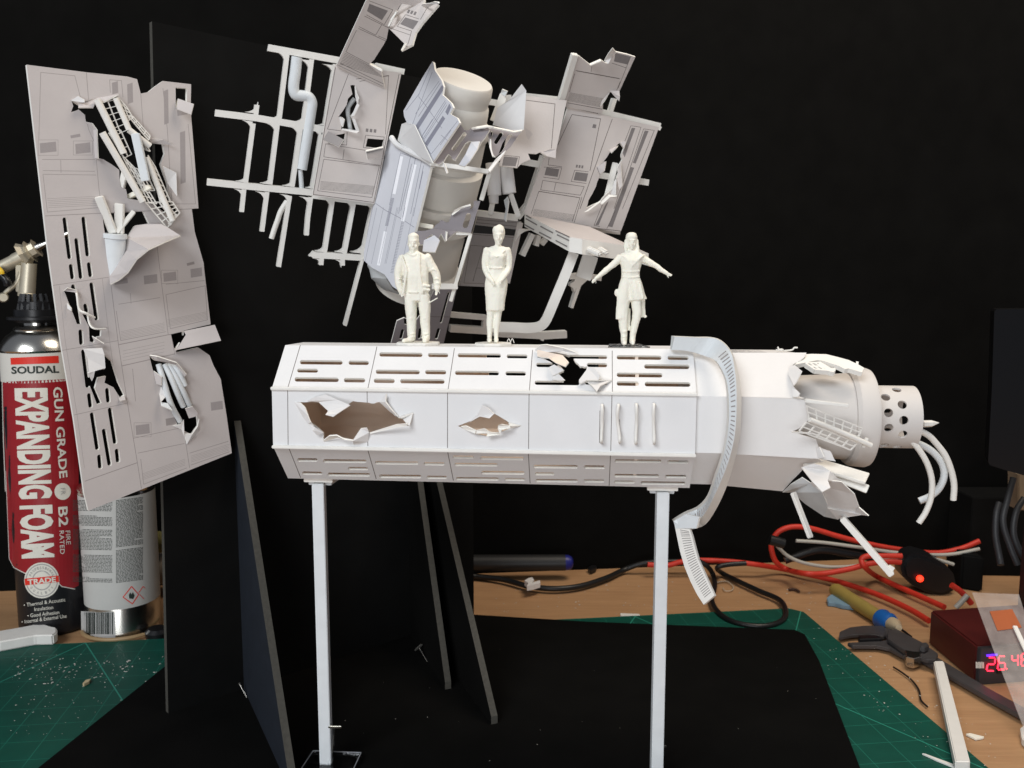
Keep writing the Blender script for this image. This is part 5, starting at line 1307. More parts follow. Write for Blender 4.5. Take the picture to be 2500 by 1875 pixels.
# front left skirt panel, short front flap, rear right panel
loft(bm, [(X(530), -16, Zh(1245), 78, 40), (X(535), -18, Zh(1100), 78, 46), (X(545), -20, Zh(950), 82, 60), (X(575), -14, Zh(800), 88, 74), (X(600), -6, Zh(710), 90, 80)], 24)
loft(bm, [(X(742), -6, Zh(985), 128, 92, .10), (X(720), -6, Zh(900), 122, 92), (X(690), -4, Zh(800), 120, 90), (X(665), 0, Zh(700), 112, 82)], 28)
loft(bm, [(X(790), 50, Zh(1222), 80, 18), (X(780), 50, Zh(1100), 78, 22), (X(770), 40, Zh(950), 84, 40)], 20)
limb(bm, [(X(850), 46, Zh(1215)), (X(872), 40, Zh(1205))], [18, 12])
loft(bm, [(X(632), 40, Zh(1400), 28, 14), (X(610), 44, Zh(1250), 50, 18), (X(600), 44, Zh(1100), 60, 24)], 16)
for x, a in ((490, -50), (520, -58), (552, -58), (585, -50)): limb(bm, [(X(x+45), a-16, Zh(760)), (X(x+12), a, Zh(960)), (X(x), a+4, Zh(1236))], [7, 10, 13])
for x in (640, 700, 770): limb(bm, [(X(x-10), -88, Zh(740)), (X(x+14), -94, Zh(860)), (X(x+36), -90, Zh(965))], [7, 10, 9])
ball(bm, (X(462), -10, Zh(890)), 34, (.9, .9, 1.5))
loft(bm, [(X(572), 4, Zh(1540), 40, 44), (X(572), 8, Zh(1450), 44, 46), (X(560), 8, Zh(1360), 54, 54), (X(552), 0, Zh(1250), 62, 60), (X(560), 0, Zh(1050), 74, 70), (X(580), 0, Zh(850), 80, 74)])
loft(bm, [(X(684), -4, Zh(1540), 40, 46), (X(686), 0, Zh(1450), 42, 46), (X(706), 2, Zh(1360), 50, 52), (X(730), -8, Zh(1240), 58, 58), (X(738), -14, Zh(1150), 62, 62), (X(720), -6, Zh(950), 74, 72), (X(700), 0, Zh(850), 78, 74)])
for x, zs in ((572, (1470, 1400)), (690, (1420, 1200))):
    for yy in zs: limb(bm, [(X(x-38), -26, Zh(yy)), (X(x), -46, Zh(yy+6)), (X(x+38), -24, Zh(yy-4))], [6, 8, 6])
limb(bm, [(X(572), 0, Zh(1545)), (X(570), -50, Zh(1555)), (X(566), -90, Zh(1562))], [42, 38, 28])
limb(bm, [(X(682), -4, Zh(1540)), (X(680), -55, Zh(1548)), (X(678), -95, Zh(1556))], [40, 36, 26])
figure(bm, b0, kz, t)
prism('base', t, [b0+Vector((x, y, 0)) for x, y in ((-.13,-.09),(-.10,.12),(.10,.12),(.13,-.09))], b0.z-.011, b0.z-.001, clear, .001)
# ================================================================ aerosol cans on the left
labw = mat('label_white', (.66,.64,.58), .5, noise_amt=.03, nscale=4)
labr = mat('label_red', (.30,.012,.018), .45)
labs = mat('label_scarlet', (.72,.035,.02), .45)
labk = mat('label_black', (.010,.010,.012), .35)
txtk = mat('letter_dark', (.02,.03,.025), .6); txtw = mat('letter_cream', (.74,.71,.62), .6); txtg = mat('letter_grey', (.40,.38,.36), .6)
c1 = gnd(100, 1556); c1 = Vector((c1.x, c1.y+.30, .004)); R1 = .325
CT = lambda py, c: at(1250, py, c.y).z
t = thing('spray_can', c1, 'tall foam can with red and black label and the word FOAM, standing furthest left', 'aerosol can')
hb = Cyl(c1, R1).at(90, 862).z       # top of the label
ht = Cyl(c1, R1).at(90, 935).z
lathe('can_body', t, c1, (c1.x, c1.y, hb), [(0,.0),(0,.30),(.01,.322),(.02,R1),(.99,R1),(1,R1-.004)], [labk], 72)
lathe('shoulder', t, (c1.x, c1.y, hb), (c1.x, c1.y, hb+.30), [(0,R1),(.05,R1+.008),(.12,R1),(.2,R1-.01),(.45,.27),(.62,.20),(.66,.205),(.75,.18),(.78,.12),(1,.12)], [steel], 72)
S1 = Cyl(c1, R1)
# white band and red label are printed sleeves on the can
lathe('label_band', t, (c1.x, c1.y, ht), (c1.x, c1.y, hb-.004), [(0,R1+.002),(1,R1+.002)], [labw], 72, cap=False)
S1b = Cyl(c1, R1+.002)
sheet('label_red_field', t, S1b, [zz('B', 14,918) + zz('C', 33,0, 52,490, 78,540, 140,572, 210,540, 300,600, 345,645, 405,657) + zz('C', 440,640, 440,0) + [(178,925)]], [], [], .0015, [labr, labr], grid=9)
sheet('label_outline', t, Cyl(c1, R1+.0035), bars(zz('C', 33,0, 52,490, 78,540, 140,572, 210,540, 300,600, 345,645, 420,660), 2.0)+bars(zz('B', 14,918, 22,1300, 36,1659), 1.8), [], [], .001, [labw, labw], grid=None)
S2 = Cyl(c1, R1+.0035)
sheet('logo_bar', t, S2, zz('B', 70,757, 395,742, 398,792, 73,803), [], [], .001, [labs, labs], grid=9)
text('brand_lettering', t, 'SOUDAL', S2, [z1('B', 77,866), z1('B', 400,858), z1('B', 396,808), z1('B', 75,816)], txtk, .001, .03)
text('title_lettering', t, 'EXPANDING FOAM', S2, [(34,948),(52,1364),(134,1360),(117,947)], txtw, .001, .045)
text('subtitle_lettering', t, 'GUN GRADE', S2, [(129,945),(145,1168),(165,1165),(152,945)], txtw, .001, .02)
text('subtitle_lettering', t, 'B2', S2, [(142,1238),(144,1286),(167,1284),(165,1236)], txtw, .001, .02)
text('subtitle_lettering', t, 'FIRE', S2, [(160,1296),(162,1330),(173,1329),(171,1295)], txtw, .001, .0)
text('subtitle_lettering', t, 'RATED', S2, [(145,1296),(147,1353),(158,1352),(156,1295)], txtw, .001, .0)
def disc(x, y, r, n=28): return [(x+math.cos(2*math.pi*k/n)*r, y+math.sin(2*math.pi*k/n)*r*1.02) for k in range(n)]
sheet('label_emblem', t, S2, disc(153,1200,20), [], [], .001, [txtw, txtw], grid=8)
text('emblem_lettering', t, 'FR', Cyl(c1, R1+.005), [(148,1192),(149,1208),(160,1207),(159,1191)], txtg, .001, .0)
sheet('quality_badge', t, S2, disc(102,1417,43), [], [(disc(102,1417,40), 2), (disc(102,1417,37), 0), (disc(102,1417,24), 2), (disc(102,1417,21), 0), (disc(102,1417,6), 2)], .001, [txtw, txtw, txtg], grid=8)
S3 = Cyl(c1, R1+.005)
sheet('badge_band', t, S3, [(60,1413),(143,1405),(144,1421),(61,1429)], [], [], .001, [labs, labs], grid=8)
text('badge_lettering', t, 'TRADE', Cyl(c1, R1+.0065), [(68,1428),(137,1421),(136,1408),(67,1415)], txtw, .001, .03)
for s_, cx, cy, a0, a1, rr_ in (('PROFESSIONAL', 102, 1417, 205, 335, 31), ('QUALITY', 102, 1417, 145, 35, 31)):
    n = len(s_)
    for i, ch in enumerate(s_):
        a = math.radians(a0+(a1-a0)*i/(n-1)); ux, uy = math.cos(a), math.sin(a)
        if a1 > a0: tx, ty, nx, ny = -uy, ux, ux, uy
        else: tx, ty, nx, ny = uy, -ux, -ux, -uy
        px, py = cx+ux*rr_, cy+uy*rr_; w2, h2 = 2.1, 3.2
        text('badge_lettering', t, ch, S3, [(px-tx*w2-nx*h2, py-ty*w2-ny*h2), (px+tx*w2-nx*h2, py+ty*w2-ny*h2), (px+tx*w2+nx*h2, py+ty*w2+ny*h2), (px-tx*w2+nx*h2, py-ty*w2+ny*h2)], txtg, .001, .02, step=0)
for s_, x0, y0, x1, y1 in (('• Thermal & Acoustic', 58,1482,160,1468), ('Insulation', 84,1492,130,1487), ('• Good Adhesion', 67,1508,145,1499), ('• Internal & External Use', 53,1523,163,1508)):
    text('bullet_lettering', t, s_, Cyl(c1, R1+.001), [(x0,y0),(x1,y1),(x1-1,y1-9),(x0,y0-9)], txtw, .001, .0, step=.5)
sheet('label_roundel', t, S2, disc(114,1557,28), [], [], .001, [txtw, txtw], grid=8)
# valve and applicator gun
t2 = thing('foam_gun', (c1.x, c1.y, hb+.3), 'nickel-plated foam applicator gun screwed onto the tall red and black can', 'applicator gun')
Yg = c1.y
def GR(x, y, dy=0): return at(*z1('R', x, y), Yg+dy)
vx = c1.x
lathe('valve_collar', t2, (vx, Yg, hb+.26), (vx, Yg, GR(240,640).z), [(0,.19),(.10,.21),(.12,.25),(.22,.25),(.25,.19),(.5,.19),(.52,.15),(.8,.15),(1,.07)], [blackp], 40)
for k in range(7):
    a = math.radians(200+k*24); bar('collar_rib', t2, Vector((vx+math.cos(a)*.15, Yg+math.sin(a)*.15, hb+.36)), Vector((vx+math.cos(a)*.115, Yg+math.sin(a)*.115, hb+.52)), .03, .03, blackp, .004)
lathe('inlet_tube', t2, GR(240,640), GR(262,340), [(0,.075),(.1,.075),(.12,.07),(1,.065)], [brass], 32)
lathe('barrel', t2, GR(-60,420), GR(300,235,.05), [(0,.06),(.5,.06),(.55,.065),(1,.07)], [brass], 32)
lathe('barrel_nut', t2, GR(205,275), GR(330,205,.02), [(0,.10),(.05,.125),(.5,.07),(.55,.11),(.6,.07),(.95,.07),(1,.09)], [brass], 8, smooth=False)
lathe('nozzle_tip', t2, GR(320,210,.02), GR(640,60,.1), [(0,.04),(.3,.026),(1,.022)], [steel], 24)
tube('trigger', t2, [GR(190,420), GR(150,520), GR(60,600), GR(20,640), GR(-60,640)], .022, brass, 14)
lathe('lever_pivot', t2, GR(30,650,-.09), GR(30,650,.03), [(0,.0),(0,.035),(.2,.045),(1,.045)], [brass], 24)
bar('gun_frame', t2, GR(185,360), GR(185,600), .08, .03, brass, .006, up=Vector((0,1,0)))
tube('handle_insert', t2, [GR(-40,395,-.06), GR(10,440,-.07), GR(60,500,-.08), GR(70,540,-.07)], .035, blackp, 12)
tube('handle_stripe', t2, [GR(-40,360,-.10), GR(10,410,-.12), GR(20,440,-.12)], .02, mat('yellow_plastic', (.75,.48,.02), .4), 10)
# second can
c2 = gnd(266, 1567); c2 = Vector((c2.x, c2.y+.33, .004)); R2 = .333
SS = Cyl(c2, R2)
t = thing('spray_can', c2, 'shorter silver can with a white small-print label and barcode, right of the red can', 'aerosol can')
z_t = SS.at(265,1218).z; z_b = SS.at(255,1490).z
lathe('can_body', t, c2, (c2.x, c2.y, z_t+.03), [(0,0),(0,.30),(.015,R2-.004),(.02,R2+.004),(.035,R2-.002),(.99,R2-.002),(1,R2-.006)], [steel], 72)
lathe('shoulder', t, (c2.x, c2.y, z_t+.03), (c2.x, c2.y, z_t+.24), [(0,R2),(.1,R2+.006),(.2,R2-.01),(.5,.25),(.8,.17),(1,.16)], [steel], 64)
lathe('label_wrap', t, (c2.x, c2.y, z_b), (c2.x, c2.y, z_t), [(0,R2),(1,R2)], [mat('label_grey_white', (.52,.51,.48), .5, noise_amt=.04)], 72, cap=False)
SS2 = Cyl(c2, R2+.0015)
mic = []
rnd = random.Random(3)
def para(x0, x1, y0, y1, sl, lines):
    for k in range(lines):
        y = y0+(y1-y0)*k/lines; x = x0
        xe = x1 if rnd.random() > .12 else x0+(x1-x0)*rnd.uniform(.4,.9)
        while x < xe:
            w_ = rnd.uniform(2.5, 9); w_ = min(w_, xe-x)
            dy = sl*(x-x0)
            if w_ > 1: mic.append([(x, y+dy), (x+w_, y+dy+sl*w_), (x+w_, y+dy+sl*w_+1.5), (x, y+dy+1.5)])
            x += w_+1.6
for y0, y1, n in ((1221,1248,8),(1258,1284,8),(1292,1343,15),(1354,1398,13),(1408,1422,4)): para(178, 274, y0, y1, .02, n)
for y0, y1, n in ((1222,1338,36),(1344,1425,25)): para(283, 349, y0, y1, -.13, n)
sheet('small_print', t, SS2, mic, [], [], .001, [txtk, txtk])
hz = [(x, y) for x, y in zz('C', 735,645, 775,690, 740,742, 688,705)]
sheet('hazard_mark', t, SS2, bars(hz, 2.2, True), [], [], .001, [labs, labs])
sheet('hazard_flame', t, SS2, zz('C', 722,712, 720,692, 728,678, 735,690, 742,676, 752,695, 745,715), [], [], .001, [txtk, txtk])
sheet('hazard_mark', t, SS2, bars(zz('C', 775,680, 800,645, 812,655), 1.6)+bars(zz('C', 780,690, 805,715), 1.6), [], [], .001, [labs, labs])
sheet('barcode_field', t, SS2, zz('C', 452,783, 560,790, 640,785, 645,930, 560,938, 455,925), [], [], .001, [mat('barcode_silver', (.50,.49,.47), .5), labw], grid=10)
bc = []; x = 462
while x < 625:
    w_ = rnd.choice((2, 2.5, 4, 6)); bc.append(zz('C', x,790, x+w_,790, x+w_,912, x,912)); x += w_+rnd.choice((2.5, 3, 5, 7))
sheet('barcode', t, Cyl(c2, R2+.004), bc, [], [], .001, [txtk, txtk])
# ================================================================ small things left
o = prism('spatula_handle', None, [gnd(*p, .0) for p in zz('C', -40,1035, 0,1032, 200,995, 300,993, 325,975, 322,948, 290,942, 210,915, 180,935, 130,945, -40,975)], .035, .13, styr, .012)
tag(o, 'white plastic tool handle lying along the mat edge in front of the cans', 'tool handle')
r1_ = gnd(300, 1560)
tube_ring = []
for k in range(20):
    a = math.radians(-150+k*9); tube_ring.append(Vector((c2.x+math.cos(a)*.39+.03, c2.y+math.sin(a)*.39, .04+.0008*k)))
o = tube('plastic_strip', None, tube_ring, .018, mat('tan_plastic', (.36,.24,.12), .45), 8, 3); tag(o, 'thin tan strip curled round the foot of the silver can', 'strip')
g0 = gnd(385, 1558); o = lathe('cap', None, (g0.x, g0.y, .002), (g0.x, g0.y, .10), [(0,0),(0,.10),(.7,.11),(1,.08),(1,0)], [blackp], 24); tag(o, 'small black plastic cap on the wood beside the silver can', 'cap')
ya = 9.0
o = lathe('tape_roll', None, at(*z1('C', 700,545), ya), at(*z1('C', 1010,545), ya), [(0,.0),(0,.15),(.05,.165),(.95,.165),(1,.15),(1,0)], [mat('dusty_white', (.30,.25,.20), .6)], 40)
o.location.z += 0; tag(o, 'pale off-white roll lying behind the silver can', 'roll')
o = bar('shelf_strip', None, at(*z1('C', -300,380), 9.4), at(*z1('C', 960,388), 9.4), .2, .05, mat('dusty_white2', (.40,.34,.28), .6), .01); o.name = 'white_strip'; tag(o, 'long pale strip lying at the back of the desk behind the cans', 'strip')
o.data.transform(Matrix.Translation((0,0,0)))
bm = bmesh.new(); bmesh.ops.create_icosphere(bm, subdivisions=3, radius=.11); 
for v in bm.verts: v.co *= 1+noise.noise(v.co*20)*.25
p_ = at(*z1('C', 895,395), 8.9)
for v in bm.verts: v.co = v.co+p_
o = link('sponge', bm, mat('olive_sponge', (.20,.18,.06), .9), None, True); tag(o, 'small olive green lump behind the silver can by the board', 'sponge')
def stick(name, label, cat, P, r, m, seg=8, sm=True, group=None):
    o = tube(name, None, P, r, m, seg, 6, sm=sm); tag(o, label, cat, group); return o
# ================================================================ T-pins
def tpin(head_a, head_b, foot, label):
    m_ = (head_a+head_b)/2; th_ = thing('t_pin', foot, label, 'pin', 'steel T-pins in the black boards')
    bar('pin_head', th_, head_a, head_b, .018, .018, steel, .004); tube('pin_shaft', th_, [m_, foot], .006, steel, 8, sm=False)
f0 = gnd(*z1('Q', 748,1637), BZ); Yf = f0.y
tpin(at(*z1('Q', 722,1368), Yf-.05), at(*z1('Q', 820,1368), Yf-.05), f0, 'bright steel T-pin upright beside the left white post')
f0 = gnd(*z1('Q', 1422,910), BZ)
tpin(at(*z1('Q', 1335,830), f0.y+.1), at(*z1('Q', 1388,785), f0.y+.1), f0, 'dim steel T-pin at the foot of the middle brace')
f0 = gnd(*z1('Q', 152,1160), BZ)
tpin(at(*z1('Q', 92,1068), f0.y+.02), at(*z1('Q', 108,1062), f0.y+.02), f0, 'steel pin stuck low in the angle of the blue-black brace')
f0 = gnd(1606, 1860, BZ)
tpin(at(1608, 1817, f0.y), at(1627, 1822, f0.y), f0, 'steel T-pin beside the foot of the right white post')
# clear square plate round the left post foot
pp = [gnd(*z1('Q', x, y), BZ+.02) for x, y in ((620,1558),(957,1572),(880,1740),(500,1740))]
o = prism('clear_plate', None, pp, BZ+.021, BZ+.04, clear, .001)
sheet_e = None
tag(o, 'clear acrylic square plate on the black board round the left post foot', 'acrylic plate')
for a, b_ in ((0, 1), (1, 2), (0, 3)):
    q = bar('plate_edge', o, Vector((pp[a].x, pp[a].y, BZ+.042)), Vector((pp[b_].x, pp[b_].y, BZ+.042)), .006, .004, mat('edge_light', (.30,.31,.33), .4), 0)
# ================================================================ cables at the back right
def pth(v, Ys, *c):
    P = zz(v, *c); n = len(P); out = []
    for i, p in enumerate(P):
        Y = Ys if not isinstance(Ys, (list, tuple)) else Ys[0]+(Ys[1]-Ys[0])*i/(n-1)
        out.append(at(*p, Y))
    return out
def gp(v, z, *c): return [gnd(*p, z) for p in zz(v, *c)]
stick('power_cable', 'black cable sagging along the back of the desk left of the right post', 'cable', [at(*z1('M', 60,470), 9.3)]+gp('M', .055, 190,495, 400,520, 600,572, 800,592, 1000,572, 1200,510, 1330,450)+pth('M', 9.6, 1450,405, 1600,385, 1900,380), .03, rubber, 12)
stick('power_cable', 'black cable looped onto the corner of the green mat', 'cable', pth('N', 9.4, 330,690, 400,735)+gp('N', .05, 445,800, 458,890, 435,1000, 500,1105, 620,1170, 800,1198, 940,1175, 1005,1110, 965,1000, 800,925, 650,855, 520,790)+pth('N', 9.3, 478,745, 560,722, 700,712), .027, rubber, 12)
t = stick('extension_cable', 'red cable running right from the post along the desk to the dark red box', 'cable', pth('N', 9.5, -60,722, 90,728, 200,700, 350,688, 600,700, 800,725)+gp('N', .07, 980,755, 1150,792, 1400,850, 1700,948, 1950,1060, 2110,1155), .029, redc, 12)
stick('extension_cable', 'red cable coiled in a wide loop against the black backdrop', 'cable', pth('N', 9.35, 2500,540, 2350,600, 2150,632, 1850,600, 1600,552, 1400,500, 1200,442, 1060,430, 960,462, 905,530, 895,600, 930,700, 1020,760)+pth('N', 9.0, 1150,790, 1300,790, 1500,755, 1650,715, 1800,700, 1900,705), .029, redc, 12)
stick('extension_cable', 'red cable in a tight bend below the black switch', 'cable', pth('N', (8.9, 8.9), 1900,655, 1750,655, 1640,655, 1590,685, 1620,745)+gp('N', .07, 1700,808, 1800,858, 2000,948, 2230,1050), .029, redc, 12)
stick('data_cable', 'pale grey cable lying over the red loop', 'cable', pth('N', 9.2, 1085,538, 1300,552, 1600,592, 1850,628, 2100,645, 2300,640, 2500,600), .019, whitec, 10)
stick('data_cable', 'pale grey cable curving under the red loop to the switch', 'cable', pth('N', 9.1, 930,560, 960,600, 1030,660, 1150,710, 1350,740, 1550,730, 1750,690, 1950,655, 2050,655, 2200,690, 2300,720), .019, whitec, 10)
stick('data_cable', 'short end of pale grey cable standing beside the red plug', 'cable', pth('O', 8.3, 1250,530, 1290,490, 1335,440), .026, whitec, 10)
stick('cable_tie', 'black tie holding the red and grey cables at the loop', 'cable tie', pth('N', 9.0, 880,530, 940,545, 990,560), .055, rubber, 10)
stick('black_lead', 'thin black lead lying inside the red loop', 'cable', pth('N', 9.25, 1000,690, 1250,610, 1500,640, 1800,700), .04, rubber, 10)
# inline switch
sw = thing('cable_switch', gnd(*z1('O', 1060,430)), 'rounded black inline switch with a glowing red light', 'switch')
Ysw = gnd(*z1('O', 1060,450)).y
oc = [at(*z1('O', x, y), Ysw) for x, y in ((870,255),(885,205),(930,165),(990,152),(1090,180),(1190,235),(1245,300),(1262,375),(1240,420),(1150,455),(1050,430),(950,380),(885,320))]
bm = bmesh.new(); a_ = [bm.verts.new(p) for p in oc]; b_ = [bm.verts.new(p+Vector((.03, .28, -.0))) for p in oc]
bm.faces.new(a_); bm.faces.new(b_[::-1])
for i in range(len(oc)): bm.faces.new((a_[i], b_[i], b_[(i+1) % len(oc)], a_[(i+1) % len(oc)]))
bmesh.ops.recalc_face_normals(bm, faces=bm.faces); bmesh.ops.bevel(bm, geom=[e for e in bm.edges if all(v in a_ for v in e.verts)], offset=.04, segments=4, affect='EDGES')
o = link('switch_body', bm, blackp, sw, True); auto(o, 35)
led = mat('red_indicator', (.8,.02,.01), .3, emit=(1,.03,.01), estr=3.0)
lathe('indicator_light', sw, at(*z1('O', 998,325), Ysw+.02), at(*z1('O', 998,325), Ysw-.05), [(0,.036),(.7,.035),(1,.016),(1,0)], [led], 24)
stick('plug_lead', 'short red cable end leaving the right side of the black switch', 'cable', pth('O', 8.35, 1220,370, 1290,420, 1360,500), .029, redc, 12)
# black adapter
q = [gnd(*z1('O', x, y)) for x, y in ((1282,400),(1440,425))]; hA = at(*z1('O', 1290,155), q[0].y).z
dq = Vector((.02,.35,0)); o = prism('power_adapter', None, [q[0], q[1], q[1]+dq, q[0]+dq], .002, hA, blackb2, .02); tag(o, 'upright matt black adapter block behind the red box', 'adapter')
o = prism('black_case', None, [gnd(2362, 1405)+Vector((0,.0,0)), gnd(2362, 1405)+Vector((2.2,-.1,0)), gnd(2362, 1405)+Vector((2.2,.5,0)), gnd(2362, 1405)+Vector((0,.5,0))], .002, at(2362, 1215, gnd(2362,1405).y).z, blackb2, .01); tag(o, 'large matt black case standing behind the adapter under the dark screen', 'case')
# ================================================================ dark red box with display
A_ = gnd(*z1('O', 1383,1062)); Dq = gnd(*z1('O', 1058,785)); Bx = gnd(*z1('O', 1800,1028))
dA = (Bx-A_).normalized(); dL = (Dq-A_)
hbx = at(*z1('O', 1372,800), A_.y).z
maroon = mat('dark_red_case', (.075,.008,.007), .45, noise_amt=.15, bump=.15, bscale=120)
bx = thing('clock_box', A_, 'dark red box with a red digital display at its front', 'digital meter')
Bq = A_+dA*1.5
prism('case', bx, [A_, Bq, Bq+dL, A_+dL], .003, hbx, maroon, .015)
fn = Vector((dA.y, -dA.x, 0)); 
if fn.dot(CAM-A_) < 0: fn = -fn
FPl = Plane(A_+fn*.03, fn)
bm = bmesh.new(); P4 = [A_+fn*.001+Vector((0,0,.003)), A_+dA*.50+fn*.001+Vector((0,0,.003))]
bar('front_panel', bx, A_+fn*.02+Vector((0,0,hbx/2)), A_+dA*.52+fn*.02+Vector((0,0,hbx/2)), .04, hbx-.004, mat('dark_grey_plastic', (.035,.033,.036), .4), .006)
bar('display_window', bx, A_+dA*.16+fn*.045+Vector((0,0,hbx*.55)), A_+dA*.9+fn*.045+Vector((0,0,hbx*.55)), .014, hbx*.52, blackp, .002)
FD = Plane(A_+fn*.055, fn)
seg = mat('red_segments', (.8,.01,.02), .4, emit=(1,.02,.05), estr=4.0)
SEGS = {'2': 'abged', '6': 'afgedc', '4': 'fgbc', '0': 'abcdef', '8': 'abcdefg'}
def digit(ch, q):
    """q = bottom-left, bottom-right, top-right, top-left in photo pixels"""
    a, b_, c_, d_ = (Vector(p) for p in q)
    def P(u, v): return a*(1-u)*(1-v)+b_*u*(1-v)+c_*u*v+d_*(1-u)*v
    E_ = dict(a=((.08,1),(.92,1)), b=((1,.93),(1,.55)), c=((1,.45),(1,.07)), d=((.08,0),(.92,0)), e=((0,.45),(0,.07)), f=((0,.93),(0,.55)), g=((.08,.5),(.92,.5)))
    out = []
    for s_ in SEGS[ch]:
        p, r_ = E_[s_]; out += bars([P(*p), P(*r_)], 3.2)
    return out
w0 = []
w0 += digit('2', zz('O', 1468,975, 1522,975, 1530,882, 1482,882)); w0 += digit('6', zz('O', 1545,968, 1598,965, 1600,872, 1556,872))
w0 += bars(zz('O', 1606,958, 1612,964), 4)
w0 += digit('4', zz('O', 1650,945, 1690,942, 1690,858, 1648,860)); w0 += digit('8', zz('O', 1712,940, 1765,937, 1765,852, 1715,855))
sheet('display_digits', bx, FD, w0, [], [], .003, [seg, seg])
sheet('display_mark', bx, FD, bars(zz('O', 1468,868, 1545,860), 5), [], [], .003, [mat('violet_glow', (.2,.05,.8), .4, emit=(.12,.02,.9), estr=1.5)]*2)
sheet('panel_print', bx, Plane(A_+fn*.0415, fn), [zz('O', x,912+(i%2)*6, x+7,911, x+7,958, x,955) for i, x in enumerate(range(1392,1450,10))], [], [], .001, [txtw, txtw])
# clear plastic sheet leaning on it, with an orange tag
q = [at(*z1('O', 1368,425), A_.y+.25), at(*z1('O', 1695,432), A_.y+.25), at(*z1('O', 2050,1500), A_.y-1.0), at(*z1('O', 1720,1400), A_.y-.95)]
bm = bmesh.new(); nq = (q[1]-q[0]).cross(q[3]-q[0]).normalized()
if nq.dot(CAM-q[0]) < 0: nq = -nq
CP = Plane(q[0], nq)
thp = thing('plastic_wallet', q[3], 'scuffed clear plastic sheet with an orange square leaning over the dark red box', 'plastic sheet')
film = bpy.data.materials.new('clear_film'); film.use_nodes = True; nf2 = film.node_tree
bs = nf2.nodes['Principled BSDF']; bs.inputs['Base Color'].default_value = (.75,.68,.64,1); bs.inputs['Alpha'].default_value = .20; bs.inputs['Roughness'].default_value = .25
tcf = nf2.nodes.new('ShaderNodeTexCoord'); nzf = nf2.nodes.new('ShaderNodeTexNoise'); nzf.inputs['Scale'].default_value = 9; nf2.links.new(tcf.outputs['Object'], nzf.inputs['Vector'])
mrf = nf2.nodes.new('ShaderNodeMapRange'); mrf.inputs[3].default_value = .08; mrf.inputs[4].default_value = .30; nf2.links.new(nzf.outputs['Fac'], mrf.inputs[0]); nf2.links.new(mrf.outputs[0], bs.inputs['Alpha'])
sheet('film', thp, CP, zz('O', 1366,422, 1560,430, 1695,434, 1735,560, 2050,1500, 1740,1400, 1545,900), [], [], .006, [film, film])
sheet('orange_tag', thp, CP.shift(.006), zz('O', 1490,555, 1648,540, 1715,668, 1545,690), [], [], .004, [mat('orange_card', (.42,.10,.025), .5)]*2)
bar('white_rod', thp, CP.at(*z1('O', 1665,660), .03), CP.at(*z1('O', 1800,950), .03), .035, .02, styr, .004)
# ================================================================ caliper
cal = thing('caliper', gnd(*z1('O', 800,780)), 'dark grey vernier caliper lying open on the wood with jaws toward the mat', 'caliper')
calm = mat('dark_metal', (.085,.08,.082), .45, metal=.4, noise_amt=.15)
def gpoly(name, par, v, z0, z1__, m, *c, bev=.006): return prism(name, par, [gnd(*p, z0) for p in zz(v, *c)], z0, z1__, m, bev)
gpoly('beam', cal, 'O', .03, .07, calm, 735,700, 800,705, 1130,915, 1500,1140, 1850,1330, 1850,1402, 1450,1180, 1080,965, 765,780)
gpoly('slider', cal, 'O', .072, .11, calm, 770,715, 830,705, 1010,800, 1125,880, 1110,925, 1050,925, 900,870, 770,780)
gpoly('jaw', cal, 'O', .03, .065, calm, 432,722, 500,692, 600,680, 740,680, 790,730, 740,755, 640,738, 520,745, 425,762)
gpoly('jaw', cal, 'O', .03, .065, calm, 485,800, 600,795, 720,790, 790,775, 880,850, 950,905, 880,895, 780,840, 700,822, 520,822)
gpoly('depth_blade', cal, 'O', .03, .09, blackp, 560,770, 700,768, 730,790, 570,795)
gpoly('thumb_wheel', cal, 'O', .03, .12, steel, 885,895, 940,905, 1000,910, 1000,945, 950,960, 900,945)
gpoly('lock_screw', cal, 'O', .12, .17, calm, 1000,815, 1040,810, 1062,830, 1030,848, 1000,840)
# ================================================================ wooden handled tool with blue collar
tl = thing('hobby_tool', gnd(*z1('O', 560,540)), 'tan handled hobby tool with a bright blue collar and black tip', 'hand tool')
za = lambda x, y, z: gnd(*z1('O', x, y), z)
lathe('handle', tl, za(395,400,.07), za(735,615,.07), [(0,0),(0,.06),(.05,.075),(.6,.07),(1,.068)], [mat('tan_handle', (.36,.27,.07), .5, noise_amt=.12)], 28)
lathe('collar', tl, za(712,600,.07), za(800,650,.07), [(0,.07),(.1,.092),(.25,.10),(.5,.09),(.75,.098),(.95,.085),(1,.06)], [mat('blue_plastic', (.015,.12,.42), .35)], 28)
lathe('ferrule', tl, za(795,645,.07), za(850,672,.11), [(0,.07),(.4,.07),(.8,.04),(1,.03)], [mat('cream_plastic', (.55,.45,.30), .4)], 24)
tube('tip', tl, [za(845,668,.11), za(940,735,.02)], [.014,.008], blackp, 8, sm=False)
o = gpoly('blue_spatula', None, 'O', .004, .05, mat('pale_blue_plastic', (.20,.33,.43), .5), 340,490, 360,470, 400,455, 425,468, 440,500, 480,520, 545,528, 540,550, 450,540, 400,525, 350,520)
tag(o, 'small light blue plastic piece lying beside the tan tool handle', 'spatula')
